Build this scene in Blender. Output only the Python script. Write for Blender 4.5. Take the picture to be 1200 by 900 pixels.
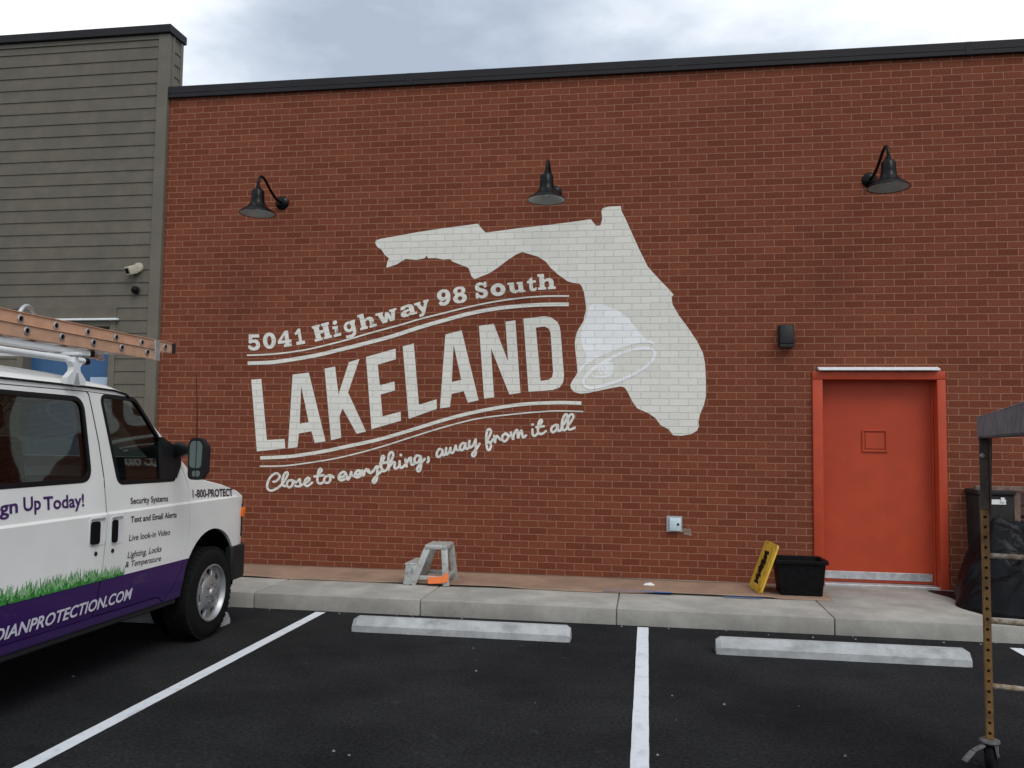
import bpy, bmesh, math, random
from math import sin, cos, pi, radians as R
from mathutils import Vector, Matrix
from mathutils.geometry import tessellate_polygon
random.seed(7)
for o in list(bpy.data.objects): bpy.data.objects.remove(o, do_unlink=True)
scene = bpy.context.scene
COL = scene.collection

# ------------------------------------------------------------------ camera
CAMF, YAW, PIT, ROL, CD, CH = 999.18, .15814, .06505, .0132, 9.436, 1.62
fw = Vector((-sin(YAW)*cos(PIT), cos(YAW)*cos(PIT), sin(PIT)))
rt = Vector((cos(YAW), sin(YAW), 0)); up = rt.cross(fw)
r2 = rt*cos(ROL)+up*sin(ROL); u2 = up*cos(ROL)-rt*sin(ROL)
CAMPOS = Vector((0, -CD, CH))
cam = bpy.data.cameras.new('camera'); camo = bpy.data.objects.new('camera', cam); COL.objects.link(camo)
cam.sensor_width = 36; cam.lens = CAMF/1200*36; cam.clip_end = 2000; cam.clip_start = .05
m = Matrix((r2, u2, -fw)).transposed().to_4x4(); m.translation = CAMPOS; camo.matrix_world = m
scene.camera = camo

# ------------------------------------------------------------------ sky, sun, exposure
SUN_EL, SUN_AZ = R(50), R(142)      # soft sun behind the viewer, a little to the right
w = bpy.data.worlds.new('World'); scene.world = w; w.use_nodes = True
nt = w.node_tree; nt.nodes.clear()
def N(nt, t, **k):
    n = nt.nodes.new(t)
    for a, b in k.items(): setattr(n, a, b)
    return n
out = N(nt, 'ShaderNodeOutputWorld'); mix = N(nt, 'ShaderNodeMixShader')
b1 = N(nt, 'ShaderNodeBackground'); b2 = N(nt, 'ShaderNodeBackground')
sky = N(nt, 'ShaderNodeTexSky', sky_type='NISHITA', sun_disc=False, sun_elevation=SUN_EL, sun_rotation=SUN_AZ)
b1.inputs[1].default_value = .09; nt.links.new(sky.outputs[0], b1.inputs[0])
tc = N(nt, 'ShaderNodeTexCoord')
mp = N(nt, 'ShaderNodeMapping'); mp.inputs['Scale'].default_value = (1, 1, 2.4); mp.inputs['Location'].default_value = (.35, .2, .1)
nt.links.new(tc.outputs['Generated'], mp.inputs[0])
n1 = N(nt, 'ShaderNodeTexNoise'); n1.inputs['Scale'].default_value = 2.5; n1.inputs['Detail'].default_value = 8; n1.inputs['Roughness'].default_value = .55
nt.links.new(mp.outputs[0], n1.inputs['Vector'])
def blob(direction, power, amount):      # a thin bright place in the cloud cover, in a compass direction
    d = N(nt, 'ShaderNodeVectorMath', operation='DOT_PRODUCT'); nt.links.new(tc.outputs['Generated'], d.inputs[0]); d.inputs[1].default_value = Vector(direction).normalized()
    mx = N(nt, 'ShaderNodeMath', operation='MAXIMUM'); nt.links.new(d.outputs['Value'], mx.inputs[0]); mx.inputs[1].default_value = 0
    p = N(nt, 'ShaderNodeMath', operation='POWER'); nt.links.new(mx.outputs[0], p.inputs[0]); p.inputs[1].default_value = power
    q = N(nt, 'ShaderNodeMath', operation='MULTIPLY'); nt.links.new(p.outputs[0], q.inputs[0]); q.inputs[1].default_value = amount
    return q.outputs[0]
def add(a, b):
    q = N(nt, 'ShaderNodeMath', operation='ADD'); nt.links.new(a, q.inputs[0]); nt.links.new(b, q.inputs[1]); return q.outputs[0]
dens = add(n1.outputs[0], add(blob((-.60, .80, .42), 70, .25), add(blob((.50, .86, .42), 34, .23), blob((.2, -.8, .9), 2, .12))))
cr = N(nt, 'ShaderNodeValToRGB'); e = cr.color_ramp.elements
e[0].position = .36; e[0].color = (.36, .42, .51, 1); e[1].position = .72; e[1].color = (.98, 1.0, .985, 1)
k = e.new(.50); k.color = (.525, .585, .67, 1); k = e.new(.60); k.color = (.73, .78, .845, 1)
nt.links.new(dens, cr.inputs[0]); nt.links.new(cr.outputs[0], b2.inputs[0]); b2.inputs[1].default_value = 1.0
mix.inputs[0].default_value = .93
nt.links.new(b1.outputs[0], mix.inputs[1]); nt.links.new(b2.outputs[0], mix.inputs[2]); nt.links.new(mix.outputs[0], out.inputs[0])
sl = bpy.data.lights.new('sun', 'SUN'); sl.energy = 1.0; sl.angle = R(28); sl.color = (1, .97, .92)
so = bpy.data.objects.new('sun', sl); COL.objects.link(so)
sd = Vector((sin(SUN_AZ)*cos(SUN_EL), cos(SUN_AZ)*cos(SUN_EL), sin(SUN_EL)))
so.rotation_euler = sd.to_track_quat('Z', 'Y').to_euler(); so.location = (0, -20, 20)
scene.view_settings.view_transform = 'Standard'; scene.view_settings.look = 'None'
scene.view_settings.exposure = 0.38; scene.view_settings.gamma = 1; scene.view_settings.use_curve_mapping = False
scene.render.resolution_x = 1024; scene.render.resolution_y = 768

# ------------------------------------------------------------------ measuring helpers (points of the photograph turned into metres)
def ray(px, py): return fw + r2*((px-600)/CAMF) + u2*((450-py)/CAMF)
def on(px, py, ax, val):
    d = ray(px, py); t = (val-CAMPOS[ax])/d[ax]; return CAMPOS + d*t
def WALL(px, py, y=0.0): p = on(px, py, 1, y); return (p.x, p.z)
VX, HW = -4.47, 1.0                       # van centre line and half width
def wside(z):                              # half width of the van body at height z
    if z < .5: return HW*(.975+.02*max(0, z-.4)/.1)
    if z < .8: return HW*(.995+.005*(z-.5)/.3)
    if z <= 1.097: return HW
    if z <= 1.112: return HW*(1-.016*(z-1.097)/.015)
    return HW*(.984-.09*(z-1.112))
def prof(z): return VX+wside(z)
def VAN(px, py):
    X = -3.47
    for _ in range(8):
        p = on(px, py, 0, X); X = prof(p.z)
    return (p.y, p.z)

# ------------------------------------------------------------------ materials
def mat(name, col, rough=.6, metal=0, var=.0, scale=8, bump=0, bscale=60, coat=0, spec=None, col2=None, lo=.4, hi=.65):
    m = bpy.data.materials.new(name); m.use_nodes = True; t = m.node_tree; b = t.nodes['Principled BSDF']
    b.inputs['Base Color'].default_value = (*col, 1); b.inputs['Roughness'].default_value = rough; b.inputs['Metallic'].default_value = metal
    if coat: b.inputs['Coat Weight'].default_value = coat; b.inputs['Coat Roughness'].default_value = .08
    if spec is not None: b.inputs['Specular IOR Level'].default_value = spec
    g = N(t, 'ShaderNodeNewGeometry')
    if var or col2:
        n = N(t, 'ShaderNodeTexNoise'); n.inputs['Scale'].default_value = scale; n.inputs['Detail'].default_value = 6; n.inputs['Roughness'].default_value = .6
        t.links.new(g.outputs['Position'], n.inputs['Vector'])
        r = N(t, 'ShaderNodeValToRGB'); r.color_ramp.elements[0].position = lo; r.color_ramp.elements[1].position = hi
        c2 = col2 if col2 else tuple(c*(1+var) for c in col); c1 = col if col2 else tuple(c*(1-var) for c in col)
        r.color_ramp.elements[0].color = (*c1, 1); r.color_ramp.elements[1].color = (*c2, 1)
        t.links.new(n.outputs[0], r.inputs[0]); t.links.new(r.outputs[0], b.inputs['Base Color'])
        rr = N(t, 'ShaderNodeMapRange'); rr.inputs[3].default_value = max(0, rough-.08); rr.inputs[4].default_value = min(1, rough+.08)
        t.links.new(n.outputs[0], rr.inputs[0]); t.links.new(rr.outputs[0], b.inputs['Roughness'])
    if bump:
        n = N(t, 'ShaderNodeTexNoise'); n.inputs['Scale'].default_value = bscale; n.inputs['Detail'].default_value = 4
        t.links.new(g.outputs['Position'], n.inputs['Vector'])
        bp = N(t, 'ShaderNodeBump'); bp.inputs['Strength'].default_value = bump; bp.inputs['Distance'].default_value = .01
        t.links.new(n.outputs[0], bp.inputs['Height']); t.links.new(bp.outputs[0], b.inputs['Normal'])
    return m

BW, RH = .2034, .0753
pj = on(861.3, 84.8, 1, 0)
BX0, BZ0 = pj.x - 200*BW, pj.z - RH - 200*RH
def brick_mat(name, painted=None):
    m = bpy.data.materials.new(name); m.use_nodes = True; t = m.node_tree; b = t.nodes['Principled BSDF']; L = t.links.new
    g = N(t, 'ShaderNodeNewGeometry'); s = N(t, 'ShaderNodeSeparateXYZ'); L(g.outputs['Position'], s.inputs[0])
    # slight waviness of the joints
    wn = N(t, 'ShaderNodeTexNoise'); wn.inputs['Scale'].default_value = 7; L(g.outputs['Position'], wn.inputs['Vector'])
    wx = N(t, 'ShaderNodeMath', operation='MULTIPLY_ADD'); L(wn.outputs[0], wx.inputs[0]); wx.inputs[1].default_value = .006; wx.inputs[2].default_value = -.003
    def off(sock, v):
        a = N(t, 'ShaderNodeMath', operation='SUBTRACT'); L(sock, a.inputs[0]); a.inputs[1].default_value = v
        c = N(t, 'ShaderNodeMath', operation='ADD'); L(a.outputs[0], c.inputs[0]); L(wx.outputs[0], c.inputs[1]); return c.outputs[0]
    cb = N(t, 'ShaderNodeCombineXYZ'); L(off(s.outputs['X'], BX0), cb.inputs[0]); L(off(s.outputs['Z'], BZ0), cb.inputs[1])
    br = N(t, 'ShaderNodeTexBrick'); br.offset = .5; br.offset_frequency = 2; br.squash = 1
    L(cb.outputs[0], br.inputs['Vector'])
    for kk, vv in dict(Scale=1, **{'Mortar Size': .0052, 'Mortar Smooth': .35, 'Bias': .0, 'Brick Width': BW, 'Row Height': RH}).items(): br.inputs[kk].default_value = vv
    fine = N(t, 'ShaderNodeTexNoise'); fine.inputs['Scale'].default_value = 70; fine.inputs['Detail'].default_value = 5; fine.inputs['Roughness'].default_value = .7; L(g.outputs['Position'], fine.inputs['Vector'])
    big = N(t, 'ShaderNodeTexNoise'); big.inputs['Scale'].default_value = .9; big.inputs['Detail'].default_value = 5; L(g.outputs['Position'], big.inputs['Vector'])
    if painted:
        br.inputs['Color1'].default_value = (*painted, 1); br.inputs['Color2'].default_value = (*[c*.92 for c in painted], 1); br.inputs['Mortar'].default_value = (*[c*.76 for c in painted], 1)
        rough = .6
    else:
        br.inputs['Color1'].default_value = (.208, .062, .033, 1); br.inputs['Color2'].default_value = (.160, .0445, .0235, 1); br.inputs['Mortar'].default_value = (.320, .155, .100, 1)
        rough = .88
    mul = N(t, 'ShaderNodeMix', data_type='RGBA', blend_type='MULTIPLY'); mul.inputs[0].default_value = 1
    ra = N(t, 'ShaderNodeMapRange'); a = .10 if painted else .42
    ra.inputs[1].default_value = .3; ra.inputs[2].default_value = .7; ra.inputs[3].default_value = 1-a; ra.inputs[4].default_value = 1+a*.75; L(fine.outputs[0], ra.inputs[0])
    L(br.outputs['Color'], mul.inputs['A']); L(ra.outputs[0], mul.inputs['B'])
    mul2 = N(t, 'ShaderNodeMix', data_type='RGBA', blend_type='MULTIPLY'); mul2.inputs[0].default_value = 1
    rb = N(t, 'ShaderNodeMapRange'); a = .03 if painted else .045
    rb.inputs[1].default_value = .35; rb.inputs[2].default_value = .65; rb.inputs[3].default_value = 1-a; rb.inputs[4].default_value = 1+a; L(big.outputs[0], rb.inputs[0])
    L(mul.outputs['Result'], mul2.inputs['A']); L(rb.outputs[0], mul2.inputs['B'])
    L(mul2.outputs['Result'], b.inputs['Base Color']); b.inputs['Roughness'].default_value = rough
    b.inputs['Specular IOR Level'].default_value = .14
    iv = N(t, 'ShaderNodeMath', operation='SUBTRACT'); iv.inputs[0].default_value = 1; L(br.outputs['Fac'], iv.inputs[1])
    hh = N(t, 'ShaderNodeMath', operation='MULTIPLY_ADD'); L(fine.outputs[0], hh.inputs[0]); hh.inputs[1].default_value = .35; L(iv.outputs[0], hh.inputs[2])
    bp = N(t, 'ShaderNodeBump'); bp.inputs['Strength'].default_value = .55 if not painted else .5; bp.inputs['Distance'].default_value = .006
    L(hh.outputs[0], bp.inputs['Height']); L(bp.outputs[0], b.inputs['Normal'])
    return m

M = {}
M['brick'] = brick_mat('red_brick'); M['cream'] = brick_mat('cream_paint_on_brick', (.765, .748, .68)); M['white_brick'] = brick_mat('white_paint_on_brick', (.90, .91, .91))
M['siding'] = mat('grey_lap_siding', (.125, .111, .085), .8, var=.10, scale=5, bump=.25, bscale=45)
M['trim'] = mat('grey_trim_board', (.140, .125, .097), .75, var=.08, scale=4, bump=.15, bscale=60)
M['coping'] = mat('dark_coping_metal', (.019, .018, .021), .65, spec=.25, var=.15, scale=3)
M['door'] = mat('orange_red_door_paint', (.435, .056, .021), .55, spec=.3, var=.06, scale=4, bump=.05, bscale=90)
M['frame'] = mat('orange_red_frame_paint', (.450, .058, .022), .5, spec=.3, var=.07, scale=6, bump=.06, bscale=60)
M['alu'] = mat('worn_aluminium', (.55, .56, .57), .42, metal=.7, var=.16, scale=14)
M['white_metal'] = mat('white_metal', (.78, .80, .82), .4, var=.06, scale=20)
M['concrete'] = mat('sidewalk_concrete', (.345, .330, .300), .92, var=.17, scale=2.6, bump=.35, bscale=130)
M['stop'] = mat('wheel_stop_concrete', (.39, .40, .405), .88, var=.16, scale=6, bump=.35, bscale=110)
M['line'] = mat('worn_line_paint', (.70, .73, .77), .7, col2=(.46, .49, .52), scale=9, bump=.3, bscale=150, lo=.52, hi=.8)
M['paper'] = mat('brown_masking_paper', (.285, .185, .128), .85, var=.14, scale=3.5, bump=.5, bscale=14)
M['tape'] = mat('blue_masking_tape', (.04, .16, .50), .6, var=.15, scale=30)
M['black'] = mat('black_plastic', (.005, .005, .006), .5, var=.3, scale=20, spec=.12)
M['blackmetal'] = mat('black_lamp_enamel', (.004, .0045, .005), .3, var=.2, scale=25, spec=.16)
M['lampin'] = mat('lamp_inside_enamel', (.50, .58, .58), .4, var=.1, scale=9)
M['bulb'] = mat('frosted_bulb', (.75, .76, .74), .3)
M['tarp'] = mat('black_polythene', (.0065, .007, .0085), .42, var=.3, scale=9, bump=.4, bscale=16, spec=.14)
M['yellow'] = mat('scuffed_yellow_plastic', (.66, .41, .04), .5, col2=(.42, .26, .03), scale=11, lo=.5, hi=.72)
M['ladder'] = mat('orange_fibreglass', (.54, .315, .205), .55, var=.10, scale=10, bump=.1)
M['rung'] = mat('ladder_aluminium', (.50, .50, .50), .4, metal=.8, var=.12, scale=20)
M['tyre'] = mat('tyre_rubber', (.0085, .0085, .009), .85, spec=.15, var=.2, scale=18, bump=.25, bscale=60)
M['rim'] = mat('silver_wheel', (.40, .41, .42), .42, metal=.7, var=.12, scale=9)
M['seal'] = mat('black_window_rubber', (.005, .005, .006), .5, spec=.25)
M['plastic'] = mat('dark_grey_bumper_plastic', (.014, .0145, .016), .6, spec=.25, var=.15, scale=12)
M['amber'] = mat('amber_lens', (.75, .16, .02), .2)
M['lens'] = mat('clear_lens', (.55, .57, .6), .12)
M['greylens'] = mat('smoked_lens', (.05, .05, .048), .4)
M['interior'] = mat('grey_van_trim', (.035, .036, .038), .8, var=.15)
M['seat'] = mat('grey_seat_fabric', (.06, .062, .066), .95, var=.2, scale=20)
M['purple_text'] = mat('purple_vinyl', (.045, .012, .115), .4)
M['black_text'] = mat('black_vinyl', (.016, .014, .022), .4)
M['lilac_text'] = mat('pale_lilac_vinyl', (.60, .58, .66), .4)
M['grassd'] = mat('green_vinyl_print', (.018, .17, .025), .5, col2=(.07, .33, .07), scale=22)
M['grassl'] = mat('pale_green_vinyl_print', (.30, .52, .28), .45, col2=(.12, .36, .10), scale=30)
M['rust'] = mat('mustard_paint_with_rust', (.235, .125, .038), .78, col2=(.11, .05, .023), scale=14, bump=.3, lo=.45, hi=.75)
M['rusttube'] = mat('rusty_spattered_steel', (.26, .17, .10), .75, col2=(.42, .36, .29), scale=45, bump=.4, lo=.45, hi=.6)
M['greysteel'] = mat('spattered_grey_steel', (.165, .165, .175), .65, col2=(.085, .075, .075), scale=16, bump=.35, lo=.4, hi=.7)
M['darksteel'] = mat('dark_rusty_steel', (.085, .062, .045), .7, col2=(.045, .035, .03), scale=18, bump=.3)
M['caster'] = mat('galvanised_caster', (.17, .165, .16), .55, metal=.4, var=.25, scale=30)
M['stool'] = mat('paint_splashed_aluminium', (.50, .51, .49), .5, metal=.35, col2=(.20, .205, .20), scale=16, bump=.2, lo=.5, hi=.75)
M['orange'] = mat('fluorescent_orange_label', (.95, .23, .06), .6, var=.05)
M['binm'] = mat('dark_grey_bin', (.022, .021, .020), .65, spec=.2, var=.2, scale=9)
M['crate'] = mat('dark_red_brown_wood', (.085, .038, .032), .8, var=.3, scale=15, bump=.3)
M['woodframe'] = mat('dusty_brown_wood', (.165, .105, .085), .85, var=.3, scale=18)
M['label'] = mat('white_sticker', (.78, .78, .76), .5)
M['plate'] = mat('galvanised_cover_plate', (.40, .42, .42), .5, metal=.3, var=.1, scale=30)
M['cover'] = mat('pale_blue_plastic', (.52, .66, .70), .35, var=.1, scale=40)
M['beige'] = mat('beige_plastic', (.46, .42, .33), .5, var=.1, scale=40)
M['mirror'] = mat('mirror_glass', (.17, .21, .205), .03, metal=1)
M['blue'] = mat('blue_painted_door', (.035, .105, .235), .5, var=.12, scale=4)
M['paleblue'] = mat('pale_blue_panel', (.40, .50, .62), .4, var=.06)
M['bit'] = mat('pale_gravel', (.22, .215, .20), .9, var=.3, scale=60)
M['roof'] = mat('flat_roof_felt', (.16, .16, .16), .9, var=.1)

def asphalt():
    m = bpy.data.materials.new('asphalt'); m.use_nodes = True; t = m.node_tree; b = t.nodes['Principled BSDF']; L = t.links.new
    g = N(t, 'ShaderNodeNewGeometry')
    n = N(t, 'ShaderNodeTexNoise'); n.inputs['Scale'].default_value = .8; n.inputs['Detail'].default_value = 7; n.inputs['Roughness'].default_value = .65; L(g.outputs['Position'], n.inputs['Vector'])
    r = N(t, 'ShaderNodeValToRGB'); r.color_ramp.elements[0].position = .35; r.color_ramp.elements[1].position = .7
    r.color_ramp.elements[0].color = (.0095, .0100, .0110, 1); r.color_ramp.elements[1].color = (.0235, .0240, .0255, 1); L(n.outputs[0], r.inputs[0])
    v = N(t, 'ShaderNodeTexVoronoi'); v.inputs['Scale'].default_value = 85; L(g.outputs['Position'], v.inputs['Vector'])
    v2 = N(t, 'ShaderNodeTexNoise'); v2.inputs['Scale'].default_value = 48; v2.inputs['Detail'].default_value = 6; L(g.outputs['Position'], v2.inputs['Vector'])
    rr = N(t, 'ShaderNodeMapRange'); rr.inputs[1].default_value = .3; rr.inputs[2].default_value = .72; rr.inputs[3].default_value = .45; rr.inputs[4].default_value = 1.7; L(v2.outputs[0], rr.inputs[0])
    mu = N(t, 'ShaderNodeMix', data_type='RGBA', blend_type='MULTIPLY'); mu.inputs[0].default_value = 1; L(r.outputs[0], mu.inputs['A']); L(rr.outputs[0], mu.inputs['B'])
    # scattered dusty scuffs
    s = N(t, 'ShaderNodeTexNoise'); s.inputs['Scale'].default_value = 5.5; s.inputs['Detail'].default_value = 9; s.inputs['Roughness'].default_value = .75; L(g.outputs['Position'], s.inputs['Vector'])
    sr = N(t, 'ShaderNodeMapRange'); sr.inputs[1].default_value = .60; sr.inputs[2].default_value = .80; sr.inputs[3].default_value = 0; sr.inputs[4].default_value = .55; L(s.outputs[0], sr.inputs[0])
    mx = N(t, 'ShaderNodeMix', data_type='RGBA'); L(sr.outputs[0], mx.inputs[0]); L(mu.outputs['Result'], mx.inputs['A']); mx.inputs['B'].default_value = (.10, .10, .105, 1)
    L(mx.outputs['Result'], b.inputs['Base Color']); b.inputs['Roughness'].default_value = .9; b.inputs['Specular IOR Level'].default_value = .12
    bp = N(t, 'ShaderNodeBump'); bp.inputs['Strength'].default_value = .55; bp.inputs['Distance'].default_value = .008
    L(v.outputs['Distance'], bp.inputs['Height']); L(bp.outputs[0], b.inputs['Normal'])
    return m
M['asphalt'] = asphalt()
def van_paint():
    m = bpy.data.materials.new('white_van_paint_with_purple_band'); m.use_nodes = True; t = m.node_tree; b = t.nodes['Principled BSDF']; L = t.links.new
    g = N(t, 'ShaderNodeNewGeometry'); s = N(t, 'ShaderNodeSeparateXYZ'); L(g.outputs['Position'], s.inputs[0])
    a = N(t, 'ShaderNodeMath', operation='LESS_THAN'); L(s.outputs['Z'], a.inputs[0]); a.inputs[1].default_value = .680
    c = N(t, 'ShaderNodeMath', operation='LESS_THAN'); L(s.outputs['Y'], c.inputs[0]); c.inputs[1].default_value = -2.95
    q = N(t, 'ShaderNodeMath', operation='MULTIPLY'); L(a.outputs[0], q.inputs[0]); L(c.outputs[0], q.inputs[1])
    n = N(t, 'ShaderNodeTexNoise'); n.inputs['Scale'].default_value = 2.2; n.inputs['Detail'].default_value = 6; L(g.outputs['Position'], n.inputs['Vector'])
    r = N(t, 'ShaderNodeValToRGB'); r.color_ramp.elements[0].position = .35; r.color_ramp.elements[1].position = .7
    r.color_ramp.elements[0].color = (.74, .74, .715, 1); r.color_ramp.elements[1].color = (.83, .83, .805, 1); L(n.outputs[0], r.inputs[0])
    mx = N(t, 'ShaderNodeMix', data_type='RGBA'); L(q.outputs[0], mx.inputs[0]); L(r.outputs[0], mx.inputs['A']); mx.inputs['B'].default_value = (.030, .0055, .088, 1)
    L(mx.outputs['Result'], b.inputs['Base Color']); b.inputs['Roughness'].default_value = .42; b.inputs['Specular IOR Level'].default_value = .35; b.inputs['Coat Weight'].default_value = .12; b.inputs['Coat Roughness'].default_value = .12
    return m
M['van'] = van_paint()
def scuff(m, scale, lo, hi, col, amt, stretch=(1, 1, 1)):     # dirt and rubber marks laid over a material
    t = m.node_tree; b = t.nodes['Principled BSDF']; L = t.links.new
    src = b.inputs['Base Color'].links[0].from_socket
    g = N(t, 'ShaderNodeNewGeometry'); mp = N(t, 'ShaderNodeMapping'); mp.inputs['Scale'].default_value = stretch; L(g.outputs['Position'], mp.inputs[0])
    n = N(t, 'ShaderNodeTexNoise'); n.inputs['Scale'].default_value = scale; n.inputs['Detail'].default_value = 8; n.inputs['Roughness'].default_value = .68; L(mp.outputs[0], n.inputs['Vector'])
    r = N(t, 'ShaderNodeMapRange'); r.inputs[1].default_value = lo; r.inputs[2].default_value = hi; r.inputs[3].default_value = 0; r.inputs[4].default_value = amt; L(n.outputs[0], r.inputs[0])
    mx = N(t, 'ShaderNodeMix', data_type='RGBA'); L(r.outputs[0], mx.inputs[0]); L(src, mx.inputs['A']); mx.inputs['B'].default_value = (*col, 1); L(mx.outputs['Result'], b.inputs['Base Color'])
scuff(M['stop'], 3.2, .54, .70, (.13, .13, .135), .55, (1, 1.5, 3)); scuff(M['stop'], 40, .60, .72, (.18, .18, .18), .5)
scuff(M['concrete'], 1.6, .52, .72, (.20, .19, .17), .5); scuff(M['concrete'], 55, .60, .75, (.17, .16, .15), .45)
scuff(M['asphalt'], 2.1, .58, .70, (.006, .006, .007), .5); scuff(M['asphalt'], 26, .66, .76, (.085, .085, .085), .45); scuff(M['asphalt'], 1.2, .60, .80, (.075, .074, .072), .35, (1, .35, 1))
scuff(M['line'], 3.0, .55, .70, (.27, .28, .30), .45, (1, .4, 1))
scuff(M['van'], 3.5, .60, .78, (.42, .39, .34), .28, (1, .6, 1.6)); scuff(M['door'], 2.6, .58, .75, (.22, .035, .018), .30); scuff(M['paper'], 2.2, .56, .70, (.17, .10, .07), .5)
scuff(M['siding'], 1.3, .52, .72, (.085, .078, .062), .45, (1, 1, .4))
M['vanwhite'] = mat('white_rack_paint', (.70, .72, .73), .4, var=.06, scale=6)
def glass():
    m = bpy.data.materials.new('tinted_van_glass'); m.use_nodes = True; t = m.node_tree; t.nodes.clear(); L = t.links.new
    o = N(t, 'ShaderNodeOutputMaterial'); mx = N(t, 'ShaderNodeMixShader'); tr = N(t, 'ShaderNodeBsdfTransparent'); gl = N(t, 'ShaderNodeBsdfGlossy'); f = N(t, 'ShaderNodeFresnel')
    tr.inputs[0].default_value = (.30, .36, .345, 1); gl.inputs['Roughness'].default_value = .02; gl.inputs[0].default_value = (.9, .95, .95, 1); f.inputs[0].default_value = 1.7
    L(f.outputs[0], mx.inputs[0]); L(tr.outputs[0], mx.inputs[1]); L(gl.outputs[0], mx.inputs[2]); L(mx.outputs[0], o.inputs[0])
    return m
M['glass'] = glass()

# ------------------------------------------------------------------ objects
WL = {}
def tag(o, label=None, cat=None, group=None, kind=None):
    for a, b in (('label', label), ('category', cat), ('group', group), ('kind', kind)):
        if b: o[a] = b
    return o
def thing(name, loc, label, cat, group=None):
    o = bpy.data.objects.new(name, None); COL.objects.link(o); o.location = loc; o.empty_display_size = .2
    WL[o] = Vector(loc); return tag(o, label, cat, group)
def copy_tree(o, parent=None):
    c = o.copy(); COL.objects.link(c); c.parent = parent
    WL[c] = WL[o].copy()
    for ch in list(o.children): copy_tree(ch, c)
    return c
class MB:
    """collects geometry in world coordinates; build() links it as one mesh object"""
    def __init__(s): s.b = bmesh.new()
    def _sub(s, fn):
        t = bmesh.new(); fn(t)
        me = bpy.data.meshes.new('tmp'); t.to_mesh(me); t.free(); s.b.from_mesh(me); bpy.data.meshes.remove(me); return s
    def box(s, x0, x1, y0, y1, z0, z1, bev=0, seg=1, mtx=None):
        def fn(t):
            bmesh.ops.create_cube(t, size=1)
            for v in t.verts: v.co = Vector(((x0+x1)/2+v.co.x*(x1-x0), (y0+y1)/2+v.co.y*(y1-y0), (z0+z1)/2+v.co.z*(z1-z0)))
            if bev: bmesh.ops.bevel(t, geom=t.edges[:], offset=bev, segments=seg, affect='EDGES', profile=.5)
            if mtx: bmesh.ops.transform(t, matrix=mtx, verts=t.verts)
        return s._sub(fn)
    def hexa(s, pts, bev=0):   # 8 corner points: bottom loop 4, top loop 4
        def fn(t):
            v = [t.verts.new(p) for p in pts]
            for f in ((3, 2, 1, 0), (4, 5, 6, 7), (0, 1, 5, 4), (1, 2, 6, 5), (2, 3, 7, 6), (3, 0, 4, 7)): t.faces.new([v[i] for i in f])
            bmesh.ops.recalc_face_normals(t, faces=t.faces[:])
            if bev: bmesh.ops.bevel(t, geom=t.edges[:], offset=bev, segments=2, affect='EDGES', profile=.5)
        return s._sub(fn)
    def bar(s, p, q, a, b, ref=(0, 0, 1), bev=0):  # rectangular bar between points
        p, q = Vector(p), Vector(q); d = (q-p).normalized(); u = d.cross(Vector(ref)).normalized()*a/2; v = u.cross(d).normalized()*b/2
        return s.hexa([p-u-v, p+u-v, p+u+v, p-u+v, q-u-v, q+u-v, q+u+v, q-u+v], bev)
    def tube(s, pts, r, n=12, cap=True):
        pts = [Vector(p) for p in pts]; rs = r if isinstance(r, (list, tuple)) else [r]*len(pts)
        def fn(t):
            rings = []; ref = None
            for i, p in enumerate(pts):
                d = (pts[min(i+1, len(pts)-1)]-pts[max(i-1, 0)]).normalized()
                if ref is None: ref = d.orthogonal().normalized()
                ref = (ref-d*ref.dot(d)).normalized(); b = d.cross(ref)
                rings.append([t.verts.new(p+(ref*cos(2*pi*k/n)+b*sin(2*pi*k/n))*rs[i]) for k in range(n)])
            for a, b in zip(rings, rings[1:]):
                for k in range(n): t.faces.new([a[k], a[(k+1) % n], b[(k+1) % n], b[k]])
            if cap: t.faces.new(rings[0][::-1]); t.faces.new(rings[-1])
            bmesh.ops.recalc_face_normals(t, faces=t.faces[:])
        return s._sub(fn)
    def lathe(s, prof, c, axis='Z', n=36, closed=False):   # prof: (radius, height)
        c = Vector(c)
        def P(r, h, a):
            if axis == 'Z': return c+Vector((r*cos(a), r*sin(a), h))
            if axis == 'X': return c+Vector((h, r*cos(a), r*sin(a)))
            return c+Vector((r*cos(a), h, r*sin(a)))
        def fn(t):
            rings = []
            for r, h in prof:
                if r < 1e-6: rings.append([t.verts.new(P(0, h, 0))])
                else: rings.append([t.verts.new(P(r, h, 2*pi*k/n)) for k in range(n)])
            pairs = list(zip(rings, rings[1:]))
            if closed: pairs.append((rings[-1], rings[0]))
            for a, b in pairs:
                for k in range(n):
                    f = [a[k % len(a)], a[(k+1) % len(a)], b[(k+1) % len(b)], b[k % len(b)]]
                    g = []
                    for vv in f:
                        if vv not in g: g.append(vv)
                    if len(g) > 2: t.faces.new(g)
            bmesh.ops.recalc_face_normals(t, faces=t.faces[:])
        return s._sub(fn)
    def prism(s, poly, fn2, d0, d1):  # 2-D polygon mapped by fn2(u, v, d), between depths d0 and d1
        def fn(t):
            a = [t.verts.new(fn2(u, v, d0)) for u, v in poly]; b = [t.verts.new(fn2(u, v, d1)) for u, v in poly]
            t.faces.new(a[::-1]); t.faces.new(b); n = len(poly)
            for i in range(n): t.faces.new([a[i], a[(i+1) % n], b[(i+1) % n], b[i]])
            bmesh.ops.recalc_face_normals(t, faces=t.faces[:])
        return s._sub(fn)
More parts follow.
